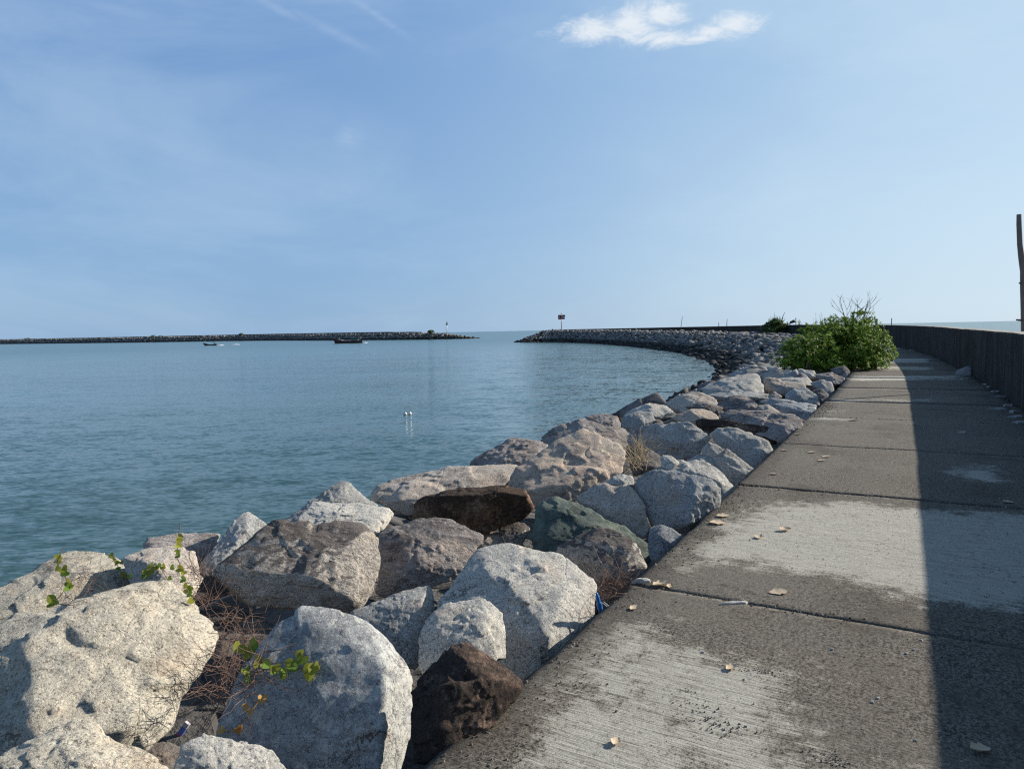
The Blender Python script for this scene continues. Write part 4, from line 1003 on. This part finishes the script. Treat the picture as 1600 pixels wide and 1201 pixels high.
for k, (x, y, sx, sy) in enumerate(((1507,593,.28,.08),(1555,612,.2,.07),(1563,620,.26,.06),(1558,640,.34,.07),(1577,634,.2,.08),(1590,652,.3,.1),(1597,661,.26,.07),(1406,545,.3,.2),(1424,547,.25,.2),(1429,546,.2,.15),(1539,601,.12,.06),(1505,677,.12,.05),(1545,605,.1,.05),(1584,644,.16,.08))):
    flake(x, y, sx, sy, 'small pale flake of debris on the shaded walkway near the foot of the wall', 'pale flakes along the foot of the wall', k)
flake(1145, 943, .16, .035, 'long pale chip of mortar beside the near joint', None, 40, .012); flake(1003, 909, .12, .045, 'pale triangular chip at the walkway corner by the roots', None, 41, .02)
for k, (x, y) in enumerate(((1163,1062),(1440,1001),(1417,1022),(1428,1016),(1430,1158),(1098,1020),(1300,1015),(1363,1098),(1372,1092))):
    flake(x, y, rr.uniform(.012, .02), rr.uniform(.01, .016), 'tiny pale pebble lying on the nearest slabs', 'pebbles on the nearest slabs', 60+k, .008)
B([(1490,582),(1498,577),(1507,575),(1516,570),(1518,577),(1517,588),(1505,590),(1493,587)],'grey','loose grey slab of rock leaning in shade at the foot of the wall', z=2.28, tilt=35, back=.3, ridge=[(1505,580,.1)], p=30)

# blue bottle and packet
m_blue = flatmat('blue_plastic', (.03,.16,.42), .35, .1); m_white = flatmat('white_plastic', (.62,.64,.64), .5, .1)
q = ground(937, 945, 2.14); bt = empty('bottle', q, 'crushed blue plastic bottle with white straps stuck between boulder and walkway', 'bottle')
mb_ = MB(); a_ = ground(941, 963, 2.12); b2 = EYE+ray(932, 926)*((a_-EYE).dot(FW)*.985/ray(932, 926).dot(FW))
ax = b2-a_; mb_.tube([a_+ax*t for t in (0, .06, .3, .55, .6, .82, .9, .95, 1.0)], [.008, .016, .015, .017, .011, .013, .010, .006, .006], 12); sub('body', mb_, m_blue, bt, True)
for dx_ in (0, .012):
    mb_ = MB(); st_ = a_+ax*.62; mb_.tube([st_, st_+RT*.03+UP*(.002-dx_), st_+RT*.055-UP*(.018+dx_), st_+RT*.07-UP*(.036+dx_)], .0016, 5); sub('strap', mb_, m_white, bt)
q = surf(287, 1138, .07)[0]; pk = empty('packet', q, 'blue, white and pink printed drink packet dropped in the gap among twigs', 'packet')
a_ = q; d1 = (RT*.55+UP*.8).normalized(); d2_ = (RT*.8-UP*.5-FW*.2).normalized(); d3 = d1.cross(d2_)
def slab(mb, c, L, W, T): 
    M = Matrix((d1, d2_, d3)).transposed(); mb.box(c, (L, W, T), M)
for nm, off_, L, mt in (('body', -.012, .052, flatmat('packet_blue', (.10,.15,.42), .4)), ('top', .030, .032, flatmat('packet_pale', (.45,.42,.46), .4)), ('end_band', -.045, .014, flatmat('packet_pink', (.50,.08,.16), .4))):
    mb_ = MB(); slab(mb_, a_+d1*off_, L, .034, .022); sub(nm, mb_, mt, pk)

# ------------------------------------------------------------------ driftwood pole behind the wall
Yp = 17.3; q = at_depth(1600, 545, Yp); q.z = 2.3
pole = empty('pole', q, 'tall weathered wooden pole with short pegs standing behind the wall', 'pole')
mb_ = MB(); m_wood = flatmat('weathered_wood', (.23,.17,.14), .9, .35, 5)
P = [at_depth(x, y, Yp) for x, y in ((1592.3,335),(1592.3,350),(1593.6,382),(1596,402),(1598,424),(1598.4,450),(1598.4,480),(1599,507),(1600,540))]
mb_.tube(P, [.052, .055, .058, .065, .055, .06, .05, .052, .06], 10); sub('trunk', mb_, m_wood, pole, True)
for (x0, y0, x1, y1) in ((1592.5,442,1600,444),(1588,499.6,1599,500.5)):
    mb_ = MB(); mb_.tube([at_depth(x0, y0, Yp-.02), at_depth(x1, y1, Yp-.02)], [.02, .028], 6); sub('peg', mb_, m_bark, pole)

# posts and the tarpaulin out on the wall
for (x, y0, y1, s_, lab) in ((1370,509,498,60,'short thick dark post on the wall top right of the green bush'),(1393.6,510,497,50,'thin dark post on the wall top where the wall meets the bush')):
    Y = at_depth(x, 507, 52).y; mb_ = MB(); mb_.tube([at_depth(x, y0+2, Y), at_depth(x-.6, (y0+y1)/2, Y), at_depth(x-.3, y1, Y)], [.085 if s_ == 60 else .03]*3, 7)
    link('post', mb_.mesh('post', True), m_bark, label=lab, cat='post')
Yt = 79; q = at_depth(1237, 508, Yt); tp = empty('shelter', q, 'dark tarpaulin bundle propped on sticks above the far wall', 'shelter')
V, F = [], []
tpx = [(1233.5,503.5),(1235,501.5),(1237,501),(1239,499.6),(1241,499.3),(1243,500.5),(1244.5,502),(1243,503.5),(1240,504.5),(1237,505.2),(1234.5,505.6)]
for dy_, f in ((-.45, .75), (-.2, 1.), (.3, 1.), (.5, .7)):
    for (x, y) in tpx: V.append(at_depth(1239+(x-1239)*f, 502.8+(y-502.8)*f, Yt+dy_))
nn_ = len(tpx)
for q_ in range(3):
    for k in range(nn_): F.append((q_*nn_+k, q_*nn_+(k+1) % nn_, (q_+1)*nn_+(k+1) % nn_, (q_+1)*nn_+k))
F += [tuple(range(nn_))[::-1], tuple(3*nn_+k for k in range(nn_))]
sub('tarpaulin', mesh('tarpaulin', V, F, True), flatmat('dark_tarp', (.03,.04,.055), .7), tp)
for (x0, y0, x1, y1) in ((1230.5,508.5,1230.6,502.5),(1234,508,1234.5,504),(1243.6,508,1243.4,496.5),(1232,506,1244,501)):
    mb_ = MB(); mb_.tube([at_depth(x0, y0, Yt), at_depth(x1, y1, Yt)], .045, 5); sub('stick', mb_, m_bark, tp)

# ------------------------------------------------------------------ navigation marks
m_steel = flatmat('galvanised_steel', (.35,.36,.37), .5, .15, 2, .3); m_red = flatmat('red_paint', (.42,.06,.05), .6, .2, 2); m_blk = flatmat('black_paint', (.02,.02,.028), .6, .2, 2)
m_wp = flatmat('white_paint', (.78,.76,.76), .6, .05); m_pinkp = flatmat('faded_pink_paint', (.50,.30,.30), .7, .1)
Ym = 243.; k = Ym/FPX; q = at_depth(877.3, 516.5, Ym); mk = empty('harbour_mark', q, 'harbour mark of dark, red and white boards on a pole at the curved breakwater head', 'navigation mark')
def pxbox(x0, y0, x1, y1, Y, th, mat, name, par):
    a_ = at_depth(x0, y0, Y); b_ = at_depth(x1, y1, Y); mb = MB(); mb.box((a_+b_)/2, (abs(b_.x-a_.x), th, abs(b_.z-a_.z))); return sub(name, mb, mat, par)
mb_ = MB(); mb_.tube([at_depth(877.4, 517.5, Ym+.2), at_depth(877.2, 490.5, Ym+.2)], [.16, .12], 8); sub('mast', mb_, m_steel, mk, True)
pxbox(872, 492, 877.2, 498.9, Ym, .12, m_blk, 'black_board', mk); pxbox(873.4, 493.8, 875.2, 497.2, Ym-.1, .06, m_pinkp, 'emblem', mk)
pxbox(876, 492.2, 878.2, 498.6, Ym-.12, .1, m_red, 'red_board', mk); pxbox(878.2, 492, 883, 494.6, Ym, .12, m_blk, 'upper_board', mk)
pxbox(878.2, 494.7, 882.8, 495.9, Ym, .12, m_wp, 'white_board', mk); pxbox(878.2, 496, 882.4, 498.6, Ym, .12, m_blk, 'lower_board', mk)
mb_ = MB(); p_ = at_depth(877.2, 490.6, Ym+.2); mb_.tube([p_, p_+Vector((0, 0, .12)), p_+Vector((0, 0, .35)), p_+Vector((0, 0, .45))], [.16, .2, .18, .05], 10); sub('lantern', mb_, m_steel, mk, True)
mb_ = MB(); mb_.box(at_depth(877.3, 516.5, Ym), (1.2, 1.2, .8)); sub('footing', mb_, m_flake, mk)
Yb = 404.; q = at_depth(698.6, 519, Yb); bc = empty('beacon', q, 'slim beacon with a green cone shaped topmark at the tip of the distant left breakwater', 'beacon')
mb_ = MB(); mb_.tube([at_depth(698.6, 520.5, Yb), at_depth(698.6, 507, Yb)], [.22, .18], 8); sub('mast', mb_, m_wp, bc, True)
m_grn = flatmat('green_paint', (.03,.14,.11), .6, .2, 2)
mb_ = MB(); a_ = at_depth(698.6, 507.6, Yb); mb_.tube([a_, a_+Vector((0, 0, .1)), a_+Vector((0, 0, .7)), a_+Vector((0, 0, 1.3))], [.55, .9, .6, .22], 12); sub('topmark', mb_, m_grn, bc)
mb_ = MB(); a_ = a_+Vector((0, 0, 1.3)); mb_.tube([a_, a_+Vector((0, 0, .5)), a_+Vector((0, 0, .62))], [.28, .28, .1], 8); sub('lantern', mb_, m_grn, bc, True)
# shrubs along the far crest
for (x, y, lab) in ((43,529.6,'leftmost tiny dark shrub on the distant breakwater crest'),(239,525.6,'wider of the two tiny shrubs side by side on the distant breakwater'),(251,526,'smaller of the two tiny shrubs side by side on the distant breakwater'),(377,522.5,'tiny shrub on the distant breakwater left of the wooden fishing boat'),(673,518.3,'tiny shrub on the distant breakwater just left of the beacon')):
    d = ray(x, y+1.); best = min(LP, key=lambda p: abs(p[0]/p[1]-d.x/d.y)); Y = best[1]-2; mb_ = MB(); rosettes(mb_, [lobe(x, y, 4.2 if x != 251 else 3, 1.8, Y, 1.2)], 70, 0, .7, .35, rr, 5)
    link('shrub', mb_.mesh('shrub'), m_leaf2, label=lab, cat='shrub')

# ------------------------------------------------------------------ boats
def hull_mesh(L, Bm, fb, bow, draft=.5, nst=22):
    V, F = [], []
    for i in range(nst+1):
        u = i/nst; x = -L/2+L*u
        w_ = Bm/2*min(1, (u*2.6)**.75 if u > 0 else 0)*(1-.35*max(0, (u-.75)/.25)**2)+.02
        sh = fb+bow*max(0, 1-u/.35)**1.6+.35*max(0, (u-.8)/.2)**1.5
        rake = -.9*max(0, 1-u/.12)
        for f, zz in ((1., sh), (1.02, sh-.14), (.95, sh*.45), (.72, 0), (.35, -draft*.8), (0, -draft)):
            V.append((x+rake*(zz/(fb+bow)), w_*f, zz))
        for f, zz in ((.35, -draft*.8), (.72, 0), (.95, sh*.45), (1.02, sh-.14), (1., sh)):
            V.append((x+rake*(zz/(fb+bow)), -w_*f, zz))
        V.append((x, -w_*.8, sh-.3)); V.append((x, w_*.8, sh-.3))
    m_ = 13
    for i in range(nst):
        for j in range(m_): F.append((i*m_+j, i*m_+(j+1) % m_, (i+1)*m_+(j+1) % m_, (i+1)*m_+j))
    F.append(tuple(range(m_))[::-1]); F.append(tuple(nst*m_+j for j in range(m_)))
    return mesh('hull', V, F)
def kid(name, me, mat, par): return link(name, me if not isinstance(me, MB) else me.mesh(name), mat, par)
def person(loc, shirt, lab, seated=False, az=0):
    """continuous skinned figure"""
    J = {'pelvis': (0,0,.92), 'chest': (0,.02,1.28), 'neck': (0,.02,1.46), 'head': (0,.05,1.62), 'top': (0,.04,1.74),
         'ls': (-.18,0,1.40), 'le': (-.26,.05,1.13), 'lh': (-.22,.22,.95), 'rs': (.18,0,1.40), 're': (.27,.06,1.13), 'rh': (.24,.24,.98),
         'lk': (-.12,.05,.48), 'la': (-.14,0,.07), 'lt': (-.15,.16,.03), 'rk': (.13,.03,.48), 'ra': (.16,-.02,.07), 'rt': (.17,.14,.03)}
    E_ = [('pelvis','chest'),('chest','neck'),('neck','head'),('head','top'),('chest','ls'),('ls','le'),('le','lh'),('chest','rs'),('rs','re'),('re','rh'),('pelvis','lk'),('lk','la'),('la','lt'),('pelvis','rk'),('rk','ra'),('ra','rt')]
    Rr = {'pelvis': .15, 'chest': .17, 'neck': .06, 'head': .10, 'top': .06, 'ls': .065, 'le': .045, 'lh': .04, 'rs': .065, 're': .045, 'rh': .04, 'lk': .075, 'la': .05, 'lt': .04, 'rk': .075, 'ra': .05, 'rt': .04}
    ks = list(J); me = bpy.data.meshes.new('body'); me.from_pydata([J[q] for q in ks], [(ks.index(a), ks.index(b)) for a, b in E_], [])
    tmp = bpy.data.objects.new('tmp', me); COL.objects.link(tmp); tmp.modifiers.new('s', 'SKIN')
    for i, q in enumerate(ks):
        me.skin_vertices[0].data[i].radius = (Rr[q], Rr[q]*.85); me.skin_vertices[0].data[i].use_root = (q == 'pelvis')
    sbm = tmp.modifiers.new('d', 'SUBSURF'); sbm.levels = 1
    bpy.context.view_layer.update(); dg = bpy.context.evaluated_depsgraph_get(); m2 = bpy.data.meshes.new_from_object(tmp.evaluated_get(dg)); bpy.data.objects.remove(tmp)
    m2.name = 'body'; m2.materials.clear(); m2.materials.append(shirt); m2.materials.append(flatmat('skin', (.25,.14,.09), .7)); m2.materials.append(flatmat('dark_trousers', (.03,.035,.05), .9))
    for p_ in m2.polygons:
        z = p_.center.z; p_.material_index = 1 if z > 1.47 or (abs(p_.center.x) > .2 and z < 1.15 and z > .8) else 2 if z < .95 else 0
    root = empty('person', loc, lab, 'person'); root.rotation_euler[2] = az
    o = link('body', m2, None, root)
    mb = MB(); mb.tube([Vector((0, .02, 1.64)), Vector((0, .03, 1.70)), Vector((0, .03, 1.77))], [.115, .12, .07], 10); kid('hat', mb, m_blk, root)
    return root
def foam(px, py, wpx, depth, lab, seed):
    rf = random.Random(seed); c = ground(px, py, 0); k = c.y/FPX; W_ = wpx*k; V, F = [], []; nx_, ny_ = 30, 8
    for i in range(nx_+1):
        for j in range(ny_+1):
            u, v = i/nx_*2-1, j/ny_*2-1; e = max(0, 1-u*u)*max(0, 1-v*v)
            V.append((c.x+u*W_/2, c.y+v*depth/2*(1-.3*u*u), -.03+e*(.16+.22*abs(noise.noise(Vector((u*7+seed, v*3, 0))))*2)))
    for i in range(nx_):
        for j in range(ny_): a = i*(ny_+1)+j; F.append((a, a+ny_+1, a+ny_+2, a+1))
    link('foam', mesh('foam', V, F, True), m_foam, label=lab, cat='foam', kind='stuff')
m_foam = flatmat('sea_foam', (.80,.84,.86), .8, .12, 3)
m_hull = flatmat('maroon_hull', (.075,.028,.028), .6, .4, 1.5); m_hull2 = flatmat('dark_hull', (.02,.022,.03), .6, .3, 2); m_deck = flatmat('pale_deck', (.50,.49,.46), .7, .2, 2)
m_tarp = flatmat('green_tarp', (.05,.12,.09), .8, .25, 2)
c = ground(545, 536, 0)
bt = empty('fishing_boat', c, 'long maroon wooden fishing boat with a green covered cabin and a mast', 'boat'); bt.rotation_euler[2] = math.radians(6)
kid('hull', hull_mesh(11.6, 2.9, 1.0, 1.25), m_hull, bt)
mb_ = MB(); mb_.box((-1.5, 0, 1.05), (3.2, 2.0, .35)); kid('hatch', mb_, m_deck, bt)
mb_ = MB()
for q in (-.85, .85): mb_.tube([(-4.5, q*.8, 1.75), (-2, q*1.5, 1.28), (1, q*1.55, 1.22), (4.6, q*1.2, 1.35)], .07, 5)
kid('rail', mb_, m_deck, bt)
mb_ = MB(); mb_.box((2.6, 0, 1.35), (3.0, 2.0, 1.15)); cb = kid('cabin', mb_, m_tarp, bt)
for q in (1.7, 2.7, 3.6):
    mb_ = MB(); mb_.box((q, -1.02, 1.5), (.5, .05, .4)); kid('window', mb_, m_blk, cb)
mb_ = MB(); mb_.box((2.3, 0, 2.02), (4.2, 2.3, .10)); kid('canopy', mb_, m_tarp, bt)
mb_ = MB(); mb_.tube([(4.3, 0, .8), (4.3, 0, 4.5)], [.09, .06], 6); ms = kid('mast', mb_, m_bark, bt)
mb_ = MB(); mb_.tube([(4.3, 0, 4.15), (4.3, 0, 4.65)], [.22, .14], 7); kid('lantern', mb_, m_blk, ms)
mb_ = MB(); mb_.tube([(.2, .2, .9), (.2, .2, 2.6)], .06, 5); kid('post', mb_, m_bark, bt)
mb_ = MB(); mb_.tube([(4.3, 0, 3.1), (5.6, 0, 2.4)], .04, 5); kid('boom', mb_, m_bark, bt)
person(c+Vector((4.9, .55, .95)), flatmat('grey_shirt', (.16,.17,.2), .9), 'person standing at the stern of the maroon fishing boat', az=1.4)
c2 = ground(329, 539.6, 0)
b2_ = empty('small_boat', c2, 'small dark open boat speeding left with a raised bow and white wake', 'boat'); b2_.rotation_euler[2] = math.radians(4)
kid('hull', hull_mesh(5.2, 1.5, .5, .75, .3, 16), m_hull2, b2_)
mb_ = MB(); mb_.box((.9, 0, .55), (.3, 1.1, .08)); kid('bench', mb_, m_deck, b2_)
mb_ = MB(); mb_.box((2.5, 0, .65), (.3, .35, .5)); mb_.tube([(2.6, 0, .4), (2.9, 0, -.4)], .07, 6); kid('outboard_motor', mb_, m_blk, b2_)
mb_ = MB(); mb_.tube([(1.2, .4, .3), (1.2, .4, 1.5)], .04, 5); mb_.tube([(1.2, -.4, .3), (1.2, -.4, 1.5)], .04, 5); mb_.box((1.2, 0, 1.52), (.9, 1.1, .06)); kid('frame', mb_, m_tarp, b2_)
person(c2+Vector((1.9, 0, .25)), flatmat('teal_shirt', (.06,.16,.17), .9), 'person standing at the stern of the small dark boat', az=1.5)
foam(345, 539.6, 12, 1.6, 'short white churn of foam right behind the small dark boat', 1); foam(369, 538.4, 14, 1.2, 'thin white streak of wake trailing well behind the small dark boat', 2); foam(571, 535.6, 8, 1.6, 'small patch of foam at the stern of the maroon fishing boat', 3)
# floats
m_buoy = flatmat('white_buoy', (.72,.72,.68), .5, .1); m_bb = flatmat('brown_weed', (.10,.07,.04), .9, .3)
for i, (x, y, lab) in enumerate(((633.2,647.5,'left one of two white fishing floats on the open water'),(640.4,647,'right one of two white fishing floats on the open water, with a brown collar'))):
    c = ground(x, y, 0); fl = empty('fishing_float', c, lab, 'float')
    mb_ = MB(); mb_.tube([(0, 0, -.06), (0, 0, -.02), (0, 0, .05), (0, 0, .11), (0, 0, .15)], [.03, .08, .11, .085, .02], 14); kid('body', mb_.mesh('body', True), m_buoy, fl)
    mb_ = MB(); mb_.tube([(0, 0, -.05), (0, 0, .0), (0, 0, .02)], [.09, .115, .10], 14); kid('collar', mb_.mesh('collar', True), m_bb if i else m_blk, fl)
    mb_ = MB(); mb_.tube([(0, 0, .14), (0, 0, .18)], [.02, .018], 8); kid('knob', mb_, m_bb, fl); fl.rotation_euler[0] = .3; fl.scale = (.8, .8, .8)

# ------------------------------------------------------------------ grit gathered in joints, along the edge and in worn spots
def crumbs():
    rg = random.Random(21); V, F = [], []
    def stone(p, r):
        k = len(V); a0 = rg.uniform(0, 6.28); hgt = r*rg.uniform(.5, 1.)
        ring = [(p.x+r*math.cos(a0+i*1.257)*rg.uniform(.7, 1.2), p.y+r*math.sin(a0+i*1.257)*rg.uniform(.7, 1.2), p.z) for i in range(5)]
        for q in ring: V.append((q[0], q[1], q[2]-.004))
        for q in ring: V.append((p.x+(q[0]-p.x)*.6, p.y+(q[1]-p.y)*.6, q[2]+hgt*rg.uniform(.7, 1.1)))
        for i in range(5): F.append((k+i, k+(i+1) % 5, k+5+(i+1) % 5, k+5+i))
        F.append(tuple(k+5+i for i in range(5)))
    def drop(s, t, r):
        if t < .02 or t > WID-.02: return
        stone(clat(s, t, 2.203), r)
    for js in joints:
        d = js-S_NEAR
        if d < 0 or d > 24: continue
        for _ in range(int(420/(1+d*.12))):
            t = rg.uniform(0, WID); 
            if noise.noise(Vector((t*1.7, js, 2))) < -.1: continue
            drop(js+rg.gauss(0, .035), t, rg.uniform(.002, .006)*(1+d*.06))
    for _ in range(1500):
        s = S_NEAR+rg.uniform(.5, 16); drop(s, WID-abs(rg.gauss(0, .16))-.01, rg.uniform(.002, .006)*(1+(s-S_NEAR)*.05))
    for _ in range(900):
        s = S_NEAR+rg.uniform(1, 16); drop(s, abs(rg.gauss(0, .25))+.01, rg.uniform(.003, .009))
    for _ in range(1300):
        drop(S_NEAR+rg.uniform(.8, 10), rg.uniform(0, WID), rg.uniform(.0018, .0042))
    for (x, y, n_, sp_) in ((1190,1050,60,.035),(1150,1045,30,.03),(1120,1130,70,.05),(1085,1100,25,.035),(1075,1080,20,.02),(1310,1190,70,.03),(1035,985,60,.04),(1275,700,40,.05)):
        c = ground(x, y, 2.2); sc, tc = cproj(c.x, c.y)
        for _ in range(n_): drop(sc+rg.gauss(0, sp_*.7), tc+rg.gauss(0, sp_*1.6), rg.uniform(.002, .005))
    m, nt, b = newmat('grit'); n = N(nt); g = nt.nodes.new('ShaderNodeNewGeometry'); f = g.outputs['Random Per Island']
    c = n.mix(n.mapr(f, .1, .9, 0, 1, False), (.05,.04,.032), (.22,.185,.145)); c = n.mix(n.mapr(f, .93, .95), c, (.42,.38,.32)); nt.links.new(c, b.inputs['Base Color']); b.inputs['Roughness'].default_value = .95
    link('grit', mesh('grit', V, F), m, label='fine dark grit and crumbs gathered in the walkway joints and along its edges', cat='grit', kind='stuff')
crumbs()
